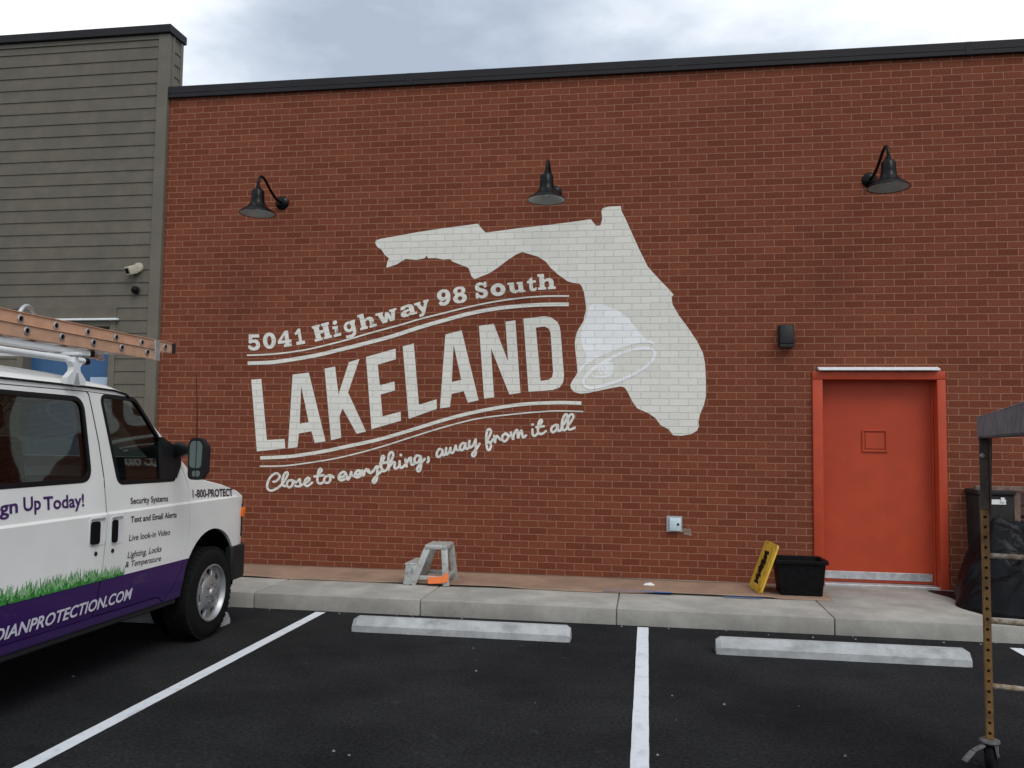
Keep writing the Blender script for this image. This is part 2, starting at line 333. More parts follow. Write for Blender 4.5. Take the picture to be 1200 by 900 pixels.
    def sheet(s, loops, fn2):  # flat polygon with holes, mapped by fn2(u, v)
        def fn(t):
            flat = [p for l in loops for p in l]; vs = [t.verts.new(fn2(*p)) for p in flat]
            for tri in tessellate_polygon([[Vector((p[0], p[1], 0)) for p in l] for l in loops]):
                try: t.faces.new([vs[i] for i in tri])
                except ValueError: pass
        return s._sub(fn)
    def grid(s, rows, wrap=False):
        def fn(t):
            g = [[t.verts.new(p) for p in r] for r in rows]
            for a, b in zip(g, g[1:]):
                for k in range(len(a)-1): t.faces.new([a[k], a[k+1], b[k+1], b[k]])
        return s._sub(fn)
    def build(s, name, m, parent=None, angle=35, recalc=False):
        if recalc: bmesh.ops.recalc_face_normals(s.b, faces=s.b.faces[:])
        org = WL[parent] if parent else Vector((0, 0, 0))
        for v in s.b.verts: v.co -= org
        me = bpy.data.meshes.new(name); s.b.normal_update()
        for f in s.b.faces: f.smooth = True
        for ed in s.b.edges:
            if len(ed.link_faces) == 2: ed.smooth = ed.calc_face_angle(0) < R(angle)
        s.b.to_mesh(me); s.b.free(); me.materials.append(m)
        o = bpy.data.objects.new(name, me); COL.objects.link(o); o.parent = parent; WL[o] = org.copy()
        return o
def rotz(pivot, a): return Matrix.Translation(pivot) @ Matrix.Rotation(a, 4, 'Z') @ Matrix.Translation(-Vector(pivot))
def smooth_pts(p, sub=5, closed=False):
    out = []; n = len(p)
    rng = range(n) if closed else range(n-1)
    for i in rng:
        g = lambda k: p[k % n] if closed else p[max(0, min(n-1, k))]
        a, b, c, d = g(i-1), g(i), g(i+1), g(i+2)
        for s in range(sub):
            t = s/sub
            out.append(tuple(.5*((2*b[j])+(-a[j]+c[j])*t+(2*a[j]-5*b[j]+4*c[j]-d[j])*t*t+(-a[j]+3*b[j]-3*c[j]+d[j])*t**3) for j in range(len(b))))
    if not closed: out.append(tuple(p[-1]))
    return out
def ell(cx, cy, rx, ry, n=24, a0=0): return [(cx+rx*cos(a0+2*pi*i/n), cy+ry*sin(a0+2*pi*i/n)) for i in range(n)]

# ================================================================== the ground
gd = MB(); gd.grid([[(x, y, 0) for x in (-300, -40, -14, 14, 40, 300)] for y in (-300, -60, -20, 0, 40, 300)])
tag(gd.build('asphalt_ground', M['asphalt']), kind='structure')
ZS, YK = .143, -1.735
wk = MB()
jx = [on(485, 708, 2, ZS).x, on(722, 715, 2, ZS).x, on(978, 724, 2, ZS).x]
stp = 1.62; js = [jx[0]-stp*k for k in range(6, 0, -1)]+jx+[jx[2]+stp*k for k in range(1, 7)]
for a, b in zip(js, js[1:]):
    wk.box(a+.004, b-.004, YK, -.002, -.1, ZS, .012, 2)
wk.box(js[0], js[-1], YK+.03, -.01, -.12, ZS-.03)
tag(wk.build('walkway', M['concrete']), kind='structure')
LW = .094
for i, xc in enumerate((-5.94, -2.981, -.035, 2.925, 5.88)):
    l = MB(); y1 = -1.80 if i != 3 else -1.92
    rows = []
    ny = 60
    for j in range(ny+1):
        y = y1-(5.9)*j/ny
        e0 = random.uniform(-.0011, .0011); e1 = random.uniform(-.0011, .0011)
        rows.append([(xc-LW/2+e0, y, .004), (xc+LW/2+e1, y, .004)])
    l.grid(rows); tag(l.build('parking_line', M['line']), kind='structure')
gr = MB()
rs = random.Random(3)
for i in range(52):
    x, y = rs.uniform(-4, 4), (rs.uniform(-1.9, -1.76) if i < 26 else rs.uniform(-7, -2.0)); r = rs.uniform(.004, .009)
    if -2.6 < y < -2.2: continue
    gr.hexa([(x-r, y-r*.8, .001), (x+r, y-r, .001), (x+r*.9, y+r, .001), (x-r, y+r*.7, .001), (x-r*.5, y-r*.4, r*.9), (x+r*.6, y-r*.5, r), (x+r*.4, y+r*.5, r*.8), (x-r*.4, y+r*.4, r)])
tag(gr.build('gravel', M['bit']), 'loose pale gravel bits scattered over the asphalt near the kerb', 'gravel', kind='stuff')

# ================================================================== brick building with the mural
XL, XR, ZT = -5.81, 15.0, 5.785
DX0, DX1, DZ1 = 1.724, 3.052, 2.385
bb = thing('brick_building', (4, 0, 0), 'long red brick building carrying a cream painted mural beside the orange door', 'building')
wl = MB()
T = .2
def wallbox(x0, x1, z0, z1): wl.box(x0, x1, 0, T, z0, z1)
wallbox(XL, DX0, -.2, ZT); wallbox(DX1, XR, -.2, ZT); wallbox(DX0, DX1, DZ1, ZT)
wl.box(XR-T, XR, T, 12, -.2, ZT); wl.box(XL, XL+T, T, 12, -.2, ZT)
wall = wl.build('wall', M['brick'], bb)
MB().box(XL+T, XR-T, T, 12, 5.3, 5.4).build('roof', M['roof'], bb)
cp = MB(); ZC = on(199.5, 101.3, 1, -.045).z
cx = XL
while cx < XR:                                   # coping in 3 m lengths with a lapped joint
    x1 = min(cx+3.05, XR+.05)
    cp.box(cx+.002, x1-.002, -.045, T+.05, ZT+.004, ZC, .004); cp.box(cx+.002, x1-.002, -.044, -.003, ZT-.045, ZT+.003, .002); cp.box(x1-.03, x1+.03, -.048, -.0455, ZT-.046, ZC-.002); cx = x1
cp.build('coping', M['coping'], bb)

# ---- mural: everything painted on the bricks lies on the wall's face
LAY = [0]
def wmap(px, py, k=0): x, z = WALL(px, py); return (x, -.0025-k, z)
def zoomer(ox, oy, s): return lambda p: (ox+p[0]/s, oy+p[1]/s)
class Paint(MB):
    def area(s, loops, zm):
        LAY[0] += 1; k = (LAY[0] % 9)*.0002
        return s.sheet([[zm(p) for p in l] for l in loops], lambda u, v: wmap(u, v, k))
    def stroke(s, pts, wd, zm, sub=6, cap=True, closed=False):
        LAY[0] += 1; k0 = (LAY[0] % 9)*.0002
        P = [Vector(zm(p)) for p in (smooth_pts(pts, sub, closed) if sub > 1 else pts)]
        h = (Vector(zm((wd, 0)))-Vector(zm((0, 0)))).length/2
        if closed: P.append(P[0])
        rows = []; n = len(P)
        def nrm(i):
            a, b = P[max(i-1, 0)], P[min(i+1, n-1)]
            if closed and i in (0, n-1): a, b = P[n-2], P[1]
            d = (b-a).normalized(); return Vector((-d.y, d.x)), d
        if cap:
            nn, d = nrm(0)
            for a in (80, 60, 35, 10): rows.append((P[0]-d*h*sin(R(a))+nn*h*cos(R(a)), P[0]-d*h*sin(R(a))-nn*h*cos(R(a))))
        for i in range(n):
            nn, d = nrm(i); rows.append((P[i]+nn*h, P[i]-nn*h))
        if cap:
            nn, d = nrm(n-1)
            for a in (10, 35, 60, 80): rows.append((P[-1]+d*h*sin(R(a))+nn*h*cos(R(a)), P[-1]+d*h*sin(R(a))-nn*h*cos(R(a))))
        return s.grid([[wmap(a.x, a.y, k0+i*.00004), wmap(b.x, b.y, k0+i*.00004)] for i, (a, b) in enumerate(rows)])
Z4, Z5, Z6, Z7 = zoomer(270, 300, 5), zoomer(480, 300, 5), zoomer(280, 430, 5), zoomer(480, 430, 5)
Z8, ZB = zoomer(430, 230, 1200/420), zoomer(650, 340, 6)
# the state outline
st = Paint()
st.area([[(30,148),(45,143),(160,122),(250,108),(372,92),(384,108),(398,122),(500,108),(600,97),(680,87),(750,77),(758,88),(768,99),(782,98),(788,75),(785,50),(790,40),(810,35),(850,33),(852,48),(870,85),(890,130),(915,185),(940,235),(960,258),(985,285),(1010,310),(1027,330),(1020,338),(1023,362),(1045,400),(1075,440),(1105,485),(1125,525),(1132,560),(1135,620),(1135,670),(1128,700),(1115,730),(1110,755),(1112,770),(1105,785),(1085,797),(1050,802),(1025,800),(1010,780),(985,768),(965,742),(945,728),(905,710),(890,690),(870,650),(862,640),(850,637),(830,640),(780,650),(740,659),(715,661),(695,656),(684,645),(681,632),(686,620),(696,606),(705,590),(703,560),(698,520),(696,490),(700,465),(708,445),(718,430),(726,415),(728,400),(733,385),(734,370),(730,345),(727,322),(718,300),(710,292),(690,290),(672,285),(640,262),(615,240),(600,220),(575,203),(548,195),(520,187),(500,195),(470,215),(440,238),(410,258),(385,268),(360,278),(350,268),(340,240),(315,230),(285,218),(280,210),(255,212),(230,207),(205,208),(200,199),(193,208),(165,213),(130,210),(100,228),(65,240),(68,222),(74,208),(60,197),(50,180),(35,170),(28,158)]], Z8)
st.build('painted_state_outline', M['cream'], wall)
# the bell
bl = Paint()
bl.area([[(232,150),(240,125),(255,105),(280,97),(300,96),(330,100),(370,112),(420,130),(470,160),(520,200),(570,265),(605,310),(645,348),(600,358),(500,385),(400,420),(300,465),(225,503),(218,475),(208,430),(192,380),(186,320),(200,250),(222,200)]], ZB)
bl.stroke([(170,575),(205,530),(260,490),(340,450),(430,412),(530,380),(600,365),(660,362),(700,378)], 15, ZB)
bl.stroke([(205,640),(222,605),(262,562),(330,515),(420,465),(500,432),(600,410),(670,412),(702,437),(695,480),(650,530),(585,575),(500,618),(420,648),(330,675),(250,688),(215,672)], 21, ZB, closed=True)
bl.stroke([(268,600),(300,612),(340,612),(380,600),(405,580),(408,545),(405,510)], 13, ZB)
bl.area([ell(365, 545, 40, 44)], ZB)
bl.stroke([(318,535),(312,565),(330,590)], 9, ZB)
bl.build('painted_bell', M['white_brick'], wall)
# LAKELAND
lk = Paint()
for z, loops in ((Z6, [[(73,75),(132,70),(165,428),(268,422),(273,478),(106,495)]]),
    (Z6, [[(315,45),(410,33),(508,435),(445,447),(425,377),(352,390),(343,470),(288,478)], [(365,112),(357,333),(409,323)]]),
    (Z6, [[(502,10),(564,-2),(584,160),(645,-28),(707,-47),(640,150),(745,378),(690,392),(608,243),(590,290),(600,415),(540,430)]]),
    (Z6, [[(745,-58),(918,-107),(920,-45),(814,-13),(826,108),(912,85),(915,138),(831,162),(842,290),(948,262),(950,315),(777,365)]]),
    (Z6, [[(960,-120),(1025,-138),(1055,222),(1158,190),(1161,245),(995,305)]]),
    (Z5, [[(210,460),(305,435),(405,845),(342,860),(318,793),(247,808),(237,885),(178,893)], [(258,518),(248,738),(303,726)]]),
    (Z5, [[(407,410),(493,397),(577,617),(562,385),(620,377),(650,802),(585,812),(477,540),(495,828),(437,837)]]),
    (Z5, [[(667,367),(790,353),(830,360),(865,385),(880,415),(885,450),(905,700),(900,740),(880,770),(840,785),(697,797)], [(740,420),(790,413),(815,425),(826,450),(841,680),(835,710),(815,725),(768,732)]])):
    lk.area(loops, z)
lk.build('painted_town_lettering', M['cream'], wall)
# rules above and below
ru = Paint()
def z5to4(l): return [((480+x/5-270)*5, y) for x, y in l]
def z7to6(l): return [((480+x/5-280)*5, y) for x, y in l]
ru.stroke([(97,582),(200,578),(300,570),(440,550),(560,523),(700,487),(800,457),(1000,403)]+z5to4([(60,370),(200,335),(350,298),(500,268),(650,247),(800,236),(935,235)]), 9, Z4, cap=False)
ru.stroke([(102,629),(230,624),(340,610),(500,583),(660,545),(800,510),(950,470)]+z5to4([(60,418),(200,378),(350,338),(500,310),(650,293),(800,285),(933,284)]), 22, Z4, cap=False)
ru.stroke([(125,533),(250,528),(350,518),(500,494),(650,462),(800,430),(950,388)]+z7to6([(200,311),(350,272),(500,242),(650,220),(800,211),(900,209),(1007,212)]), 20, Z6, cap=False)
ru.stroke([(123,582),(250,580),(350,570),(540,541),(700,505),(860,460),(1000,415)]+z7to6([(200,353),(400,303),(600,278),(750,264),(870,258),(1018,262)]), 8, Z6, cap=False)
ru.build('painted_rule_lines', M['cream'], wall)
# slab-serif address line: glyphs in a unit box, each set on its own baseline
G = {
 '5': [[(.08,1),(.92,1),(.92,.8),(.36,.8),(.35,.67),(.55,.69),(.8,.63),(.96,.48),(1,.32),(.93,.14),(.75,.03),(.5,-.01),(.25,.02),(.05,.12),(0,.28),(.12,.35),(.26,.29),(.36,.21),(.5,.19),(.62,.24),(.67,.34),(.62,.45),(.5,.49),(.36,.48),(.22,.43),(.06,.47)]],
 '0': [ell(.5,.5,.5,.51,28), ell(.5,.5,.17,.29,20)],
 '4': [[(.56,1),(.83,1),(.83,.42),(1,.42),(1,.24),(.83,.24),(.83,.17),(.99,.17),(.99,0),(.42,0),(.42,.17),(.54,.17),(.54,.24),(0,.24),(0,.42)], [(.54,.74),(.54,.42),(.28,.42)]],
 '1': [[(.42,1),(.68,1),(.68,.2),(.98,.2),(.98,0),(.05,0),(.05,.2),(.36,.2),(.36,.7),(.08,.62),(.02,.76),(.25,.88)]],
 'H': [[(0,1),(.47,1),(.47,.84),(.39,.84),(.39,.61),(.61,.61),(.61,.84),(.53,.84),(.53,1),(1,1),(1,.84),(.92,.84),(.92,.16),(1,.16),(1,0),(.53,0),(.53,.16),(.61,.16),(.61,.41),(.39,.41),(.39,.16),(.47,.16),(.47,0),(0,0),(0,.16),(.08,.16),(.08,.84),(0,.84)]],
 'i': [[(0,.66),(.74,.66),(.74,.17),(1,.17),(1,0),(0,0),(0,.17),(.24,.17),(.24,.5),(0,.5)]],
 'g': [[(.86,.98),(1.04,.98),(1.04,.82),(.96,.80),(.96,.30),(.85,.10),(.6,-.01),(.3,-.02),(.05,.02),(.03,.2),(.3,.17),(.55,.17),(.66,.26),(.68,.36),(.45,.34),(.25,.37),(.09,.47),(.02,.64),(.08,.83),(.25,.95),(.45,.99),(.62,.95),(.7,.98)], ell(.46,.67,.17,.16,18)],
 'h': [[(0,1),(.38,1),(.38,.62),(.5,.69),(.68,.71),(.84,.63),(.9,.48),(.9,.16),(1,.16),(1,0),(.56,0),(.56,.16),(.63,.16),(.63,.44),(.58,.52),(.48,.52),(.38,.44),(.38,.16),(.46,.16),(.46,0),(0,0),(0,.16),(.1,.16),(.1,.84),(0,.84)]],
 'w': [[(0,1),(.36,1),(.36,.82),(.31,.82),(.36,.42),(.46,.88),(.6,.88),(.69,.42),(.73,.82),(.67,.82),(.67,1),(1.02,1),(1.02,.82),(.94,.82),(.8,0),(.58,0),(.52,.34),(.44,0),(.22,0),(.09,.82),(0,.82)]],
 'a': [[(.1,.93),(.35,1.03),(.65,1.02),(.85,.9),(.89,.75),(.89,.2),(1.02,.2),(1.02,0),(.66,0),(.62,.08),(.45,-.02),(.2,-.02),(.03,.1),(0,.3),(.1,.5),(.3,.6),(.6,.62),(.6,.75),(.5,.81),(.36,.79),(.31,.68),(.05,.68)], [(.6,.43),(.42,.41),(.34,.31),(.4,.2),(.52,.2),(.6,.3)]],
 'y': [[(0,1),(.43,1),(.43,.86),(.37,.86),(.53,.58),(.68,.86),(.62,.86),(.62,1),(1,1),(1,.86),(.92,.86),(.58,.2),(.45,.04),(.25,0),(.13,.05),(.17,.2),(.3,.19),(.38,.30),(.1,.86),(0,.86)]],
 '9': [[(.07,.2),(.2,.33),(.38,.25),(.5,.2),(.62,.28),(.67,.38),(.5,.31),(.28,.33),(.1,.44),(0,.64),(.06,.84),(.25,.98),(.5,1.02),(.76,.97),(.95,.82),(1.01,.6),(.96,.3),(.8,.08),(.5,-.02),(.22,.03)], ell(.5,.67,.16,.15,18)],
 '8': [[(.5,1.02),(.22,.98),(.06,.84),(.06,.68),(.18,.54),(.03,.42),(-.01,.26),(.08,.1),(.28,.0),(.5,-.02),(.74,0),(.93,.1),(1.01,.26),(.97,.42),(.82,.54),(.94,.68),(.94,.84),(.78,.98)], ell(.5,.75,.15,.115,16), ell(.5,.28,.17,.13,16)],
 'S': [[(.62,.97),(.72,.9),(.74,1),(.93,1),(.93,.66),(.74,.64),(.66,.78),(.5,.83),(.36,.79),(.34,.71),(.45,.64),(.72,.56),(.92,.46),(1,.3),(.95,.13),(.78,.01),(.5,-.03),(.33,.02),(.24,.1),(.2,0),(.02,0),(.02,.36),(.22,.38),(.3,.24),(.48,.16),(.62,.19),(.66,.27),(.56,.35),(.28,.43),(.08,.53),(.01,.7),(.06,.87),(.22,.98),(.42,1.02)]],
 'o': [ell(.5,.5,.52,.53,26), ell(.5,.5,.18,.23,18)],
 'u': [[(0,1),(.4,1),(.4,.35),(.46,.24),(.56,.23),(.63,.35),(.63,.82),(.55,.82),(.55,1),(.92,1),(.92,.2),(1.02,.2),(1.02,0),(.66,0),(.64,.1),(.48,-.03),(.3,-.02),(.15,.12),(.1,.3),(.1,.82),(0,.82)]],
 't': [[(.22,.78),(.22,.86),(.45,1),(.6,1),(.6,.78),(.95,.78),(.95,.6),(.6,.6),(.6,.3),(.67,.2),(.8,.2),(.9,.3),(1,.22),(.95,.08),(.75,-.02),(.45,0),(.25,.12),(.22,.3),(.22,.6),(.02,.6),(.02,.78)]]}
ad = Paint()
ZA, ZH, ZS9 = zoomer(285, 370, 1200/110), zoomer(360, 340, 8), zoomer(500, 310, 7.5)
def glyph(ch, z, O, ex, ey):
    f = lambda p: z((O[0]+p[0]*ex[0]+p[1]*ey[0], O[1]+p[0]*ex[1]+p[1]*ey[1]))
    ad.area(G[ch], f)
    if ch == 'i': ad.area([ell(.45, .87, .3, .13)], f)
for a in (('5',ZA,(62,445),(158,-2),(-2,-205)),('0',ZA,(257,425),(167,-8),(-8,-206)),('4',ZA,(452,412),(174,-25),(-22,-202)),('1',ZA,(680,376),(118,-20),(-32,-200)),
          ('H',ZH,(75,485),(160,-42),(-33,-145)),('i',ZH,(252,444),(70,-20),(-26,-150)),('g',ZH,(366,458),(112,-34),(-38,-150)),('h',ZH,(500,378),(155,-42),(-33,-142)),
          ('w',ZH,(668,326),(192,-56),(-30,-102)),('a',ZH,(884,262),(146,-42),(-24,-100)),('y',ZH,(1036,262),(134,-42),(-34,-136)),
          ('9',ZS9,(100,372),(118,-22),(-16,-140)),('8',ZS9,(238,347),(120,-20),(-14,-140)),('S',ZS9,(432,303),(112,-16),(-13,-138)),('o',ZS9,(568,280),(126,-10),(-6,-106)),
          ('u',ZS9,(720,254),(146,-12),(-12,-92)),('t',ZS9,(886,240),(84,-8),(-8,-122)),('h',ZS9,(980,224),(155,-10),(-8,-138))): glyph(*a)
ad.build('painted_address_lettering', M['cream'], wall)
# script strapline, one brush stroke after another
sc = Paint()
ZC1, ZC2, ZC3, ZC4 = zoomer(305, 535, 1200/92), zoomer(385, 518, 10), zoomer(500, 495, 12), zoomer(560, 475, 1200/130)
for z, wd, strokes in (
 (ZC1, 40, [[(205,385),(255,368),(298,312),(278,268),(235,258),(170,300),(122,380),(108,460),(132,508),(185,518),(260,485),(330,425),(395,335),(425,265),(410,240),(378,260),(350,320),(340,390),(355,440),(388,452)],
   [(480,365),(430,372),(408,420),(425,462),(460,468),(492,430),(500,380),(472,358),(535,382)], [(505,400),(560,388),(605,345),(612,395),(617,440),(580,458),(535,445)],
   [(600,458),(680,410),(738,372),(755,338),(728,325),(690,362),(680,420),(715,450),(750,435),(795,398)],
   [(830,305),(900,292),(970,285)], [(872,318),(908,258),(940,212),(926,186),(902,200),(882,280),(876,370),(900,408),(932,412),(975,380)], [(1060,290),(1005,305),(978,350),(992,392),(1035,400),(1070,365),(1070,310),(1045,286),(1092,290),(1122,320)]]),
 (ZC2, 33, [[(132,415),(180,398),(200,365),(172,350),(135,378),(122,425),(150,448),(195,432)], [(205,370),(215,405),(230,440),(255,395),(270,345),(268,385),(302,395)],
   [(305,400),(350,380),(375,350),(352,330),(320,358),(312,400),(345,413),(398,382)], [(392,335),(412,395),(424,345),(446,318),(468,350)],
   [(470,325),(486,362),(520,345),(560,288)], [(574,285),(572,360),(565,440),(537,478),(520,455),(550,412),(600,360),(640,325)],
   [(605,250),(645,244),(690,238)], [(600,290),(640,212),(652,172),(630,168),(616,240),(625,315),(650,342),(690,318)],
   [(690,315),(725,240),(758,160),(748,122),(718,132),(702,200),(706,325)], [(710,292),(752,242),(778,242),(772,290),(790,312),(832,282)],
   [(834,225),(836,285),(860,300),(900,265)], [(846,150),(850,154)], [(902,205),(916,285)], [(916,245),(948,192),(965,185),(966,230),(978,265),(1012,250)],
   [(1075,168),(1034,160),(1008,205),(1022,245),(1058,228),(1078,170)], [(1082,170),(1086,260),(1075,328),(1052,342),(1040,312),(1080,252),(1128,200)], [(1170,180),(1174,218),(1162,236)]]),
 (ZC3, 38, [[(215,385),(178,375),(145,428),(148,478),(180,482),(214,440),(230,382),(222,430),(238,462),(270,438)], [(275,360),(270,425),(285,450),(322,405),(335,352),(336,410),(365,428),(398,372),(410,325),(416,372),(442,392)],
   [(520,290),(485,310),(468,358),(482,392),(514,380),(538,332),(545,285),(546,350),(570,372),(600,350)], [(605,260),(597,330),(620,352),(658,312),(690,240)], [(690,240),(692,350),(690,440),(665,475),(642,465),(648,430),(702,370),(745,300)]]),
 (ZC4, 29, [[(97,388),(128,330),(143,282),(125,257),(103,275),(92,340),(96,430),(107,476),(128,480),(143,440),(132,402),(102,392),(135,402),(170,362)],
   [(176,330),(186,405),(190,370),(205,332),(226,350),(246,372)], [(300,305),(268,330),(268,376),(295,388),(328,350),(318,312),(292,305),(345,330)],
   [(358,292),(381,368),(386,330),(408,278),(428,272),(435,355),(450,312),(472,272),(484,335),(496,348),(522,325)], [(590,262),(596,320),(620,328),(650,300)], [(588,210),(596,208)],
   [(632,236),(672,230),(715,225)], [(650,262),(672,215),(694,172),(680,157),(658,190),(650,268),(665,306),(695,308),(736,280)],
   [(850,210),(808,230),(793,268),(815,292),(852,258),(865,212),(866,262),(885,278),(915,242)], [(900,252),(942,182),(967,122),(958,97),(930,120),(908,200),(916,256),(940,268),(972,238)], [(965,232),(1003,182),(1033,127),(1022,97),(992,112),(972,180),(977,246),(1000,262),(1048,242)]])):
    for s_ in strokes: sc.stroke(s_, wd*.92, z, 6)
sc.build('painted_strapline', M['cream'], wall)

sm = Paint(); zo = zoomer(770, 590, 20)
sm.area([[(600,590),(640,575),(700,590),(770,580),(800,620),(790,690),(830,740),(770,760),(700,735),(640,740),(625,690),(590,650)]], zo)
sm.build('mortar_smear', brick_mat('mortar_smear', (.27, .185, .15)), wall)
# ---- orange door in the brick wall
FW = .105; DO0, DO1, DOZ = DX0+FW, DX1-FW+.02, 2.298
dl = MB(); dl.box(DO0+.004, DO1-.004, .145, .185, ZS+.025, DOZ-.004, .003)
door = dl.build('door', M['door'], bb)
fr = MB()
fr.box(DX0+.002, DO0, -.028, .195, ZS-.03, DOZ, .006, 2); fr.box(DO1, DX1-.002, -.028, .195, ZS-.03, DOZ, .006, 2); fr.box(DX0+.002, DX1-.002, -.0285, .195, DOZ+.001, DZ1-.002, .006, 2)
fr.box(DO0+.001, DO0+.018, .11, .143, ZS+.02, DOZ-.001, .003); fr.box(DO1-.018, DO1-.001, .11, .143, ZS+.02, DOZ-.001, .003); fr.box(DO0+.02, DO1-.02, .11, .143, DOZ-.019, DOZ-.001, .003)
fr.build('door_frame', M['frame'], door)
hx0, hz1 = WALL(1010.5, 503.5, .14); hx1, hz0 = WALL(1039.5, 530, .14)
hp = MB()
hp.box(hx0-.005, hx0+.014, .130, .144, hz0, hz1, .003); hp.box(hx1-.014, hx1+.005, .130, .144, hz0, hz1, .003); hp.box(hx0+.0145, hx1-.0145, .130, .144, hz1-.018, hz1, .003); hp.box(hx0+.0145, hx1-.0145, .130, .144, hz0, hz0+.018, .003)
hp.box(hx0+.03, hx1-.03, .137, .1445, hz0+.035, hz1-.035, .002)
hp.build('peep_hatch', M['door'], door)
ks = MB(); ks.box(DO0+.02, DO1-.03, .130, .144, ZS+.055, ZS+.135, .003); ks.box(DO0+.001, DO1-.001, -.02, .144, ZS-.02, ZS+.022, .004); ks.build('threshold_plate', M['alu'], door)
dc = MB(); dx0 = WALL(958, 434)[0]; dx1 = WALL(1099, 434)[0]
dc.hexa([(dx0, -.085, 2.392), (dx1, -.085, 2.392), (dx1, -.001, 2.402), (dx0, -.001, 2.402), (dx0, -.085, 2.406), (dx1, -.085, 2.406), (dx1, -.001, 2.432), (dx0, -.001, 2.432)])
dc.build('drip_cap', M['white_metal'], door)

# ================================================================== grey building with lap siding
sb = thing('siding_building', (-9, 0, 0), 'taller building clad in grey lap siding at the left end of the brick wall', 'building')
SY = -.03; SZ0, SZ1 = .0, on(200, 40, 1, SY).z
TX0, TX1 = -5.955, -5.812
BDX1 = on(128, 410, 1, SY).x; BDZ1 = on(128, 383, 1, SY).z; BDX0 = BDX1-1.15; TRX1 = BDX1+.085
sw = MB(); rh = .1545; zref = 3.618
k = 0; z = zref-rh*24
SXL = -16.0
while z < SZ1:
    z1 = min(z+rh, SZ1)
    spans = [(SXL, TX0)]
    if z < BDZ1+.09: spans = [(SXL, BDX0-.085), (TRX1, TX0)]
    for a, b in spans:
        sw.hexa([(a, SY-.011, z), (b, SY-.011, z), (b, .05, z), (a, .05, z), (a, SY-.001, z1-.0005), (b, SY-.001, z1-.0005), (b, .05, z1-.0005), (a, .05, z1-.0005)])
    z += rh
HZ = zref-rh*24
while HZ < BDZ1+.09: HZ += rh
sw.box(BDX0-.085, TRX1, SY-.013, .05, BDZ1+.0885, HZ-.001)
sw.box(SXL, BDX0-.085, .051, .25, -.1, SZ1); sw.box(TRX1, XL-.052, .051, .25, -.1, SZ1); sw.box(BDX0-.085, TRX1, .051, .25, BDZ1+.09, SZ1)
# return of the parapet above the brick roofline
z = ZC+.02-rh
while z < SZ1:
    z1 = min(z+rh, SZ1)
    sw.hexa([(XL-.05, .061, z), (XL+.004, .061, z), (XL+.004, .199, z), (XL-.05, .199, z), (XL-.05, .061, z1), (XL-.006, .061, z1), (XL-.006, .199, z1), (XL-.05, .199, z1)]); z += rh
sw.build('siding', M['siding'], sb)
tr = MB(); tr.box(TX0, TX1, -.056, .02, 0, SZ1-.002, .004); tr.box(TX1-.04, TX1+.010, .021, .06, ZC+.006, SZ1-.002, .003); tr.box(TX1-.04, TX1+.010, .20, .255, ZC+.006, SZ1-.002, .003)
tr.box(SXL, TX0-.001, -.05, -.001, SZ1-.06, SZ1-.003, .003)
tr.build('corner_trim', M['trim'], sb)
gc = MB(); GZ = on(198, 27.5, 1, -.09).z
gc.box(SXL, TX1+.03, -.09, .29, SZ1+.001, GZ, .006); gc.build('coping', M['coping'], sb)
bd = MB(); bd.box(BDX0, BDX1, .10, .15, .0, BDZ1, .003)
bdo = bd.build('door', M['blue'], sb)
fb = MB(); fb.box(BDX1+.001, TRX1-.001, -.05, .14, 0, BDZ1+.088, .004); fb.box(BDX0-.084, BDX0-.001, -.05, .14, 0, BDZ1+.088, .004); fb.box(BDX0, BDX1, -.05, .14, BDZ1+.001, BDZ1+.087, .004); fb.build('door_frame', M['trim'], bdo)
pn = MB(); pn.box(BDX1-.32, BDX1-.02, .085, .099, 1.2, on(117, 442, 1, .09).z, .003); pn.build('pale_panel', M['paleblue'], bdo)
df = MB(); fz = on(137, 374, 1, -.08).z; fx1 = on(138, 374, 1, -.08).x; df.box(BDX0-.1, fx1, -.10, -.052, fz-.012, fz+.012, .003); df.build('drip_cap', M['white_metal'], bdo)

# ================================================================== fixtures on the walls
def barn_lamp(x, z, d, label):
    t = thing('barn_lamp', (x, 0, z), label, 'wall lamp', 'gooseneck barn lamps along the brick wall')
    MB().lathe([(0, -.045), (.035, -.044), (.055, -.036), (.078, -.018), (.082, -.001), (0, -.001)], (x, 0, z), 'Y', 28).build('wall_plate', M['blackmetal'], t)
    k = d/.70
    arm = smooth_pts([(x, -.04, z), (x, -k*.13, z-.005), (x, -k*.26, z+.02), (x, -k*.40, z+.075), (x, -k*.51, z+.128), (x, -k*.60, z+.148), (x, -k*.672, z+.118), (x, -d, z+.05), (x, -d, z-.03)], 6)
    MB().tube(arm, .0155, 12).build('gooseneck_arm', M['blackmetal'], t)
    b = z-.290
    MB().lathe([(r_*1.09, h_) for r_, h_ in [(.0, .300), (.024, .300), (.027, .272), (.050, .262), (.062, .244), (.065, .16), (.072, .115), (.086, .085), (.120, .052), (.158, .024), (.180, .002), (.184, -.010), (.179, -.010), (.154, .018), (.116, .046), (.082, .078), (.064, .11), (.058, .20), (0, .21)]], (x, -d, b), 'Z', 40).build('lamp_shade', M['blackmetal'], t)
    MB().lathe([(r_*1.09, h_) for r_, h_ in [(.1785, -.0085), (.152, .0145), (.114, .042), (.080, .073), (.060, .10), (.054, .13), (0, .13)]], (x, -d, b), 'Z', 40).build('shade_lining', M['lampin'], t)
    MB().lathe([(r_*1.09, h_) for r_, h_ in [(0, .038), (.018, .04), (.03, .055), (.032, .07), (.024, .095), (.016, .1295), (0, .1295)]], (x, -d, b), 'Z', 20).build('bulb', M['bulb'], t)
barn_lamp(-4.302, 4.394, .64, 'black gooseneck lamp on the brick nearest the grey siding, left of the mural')
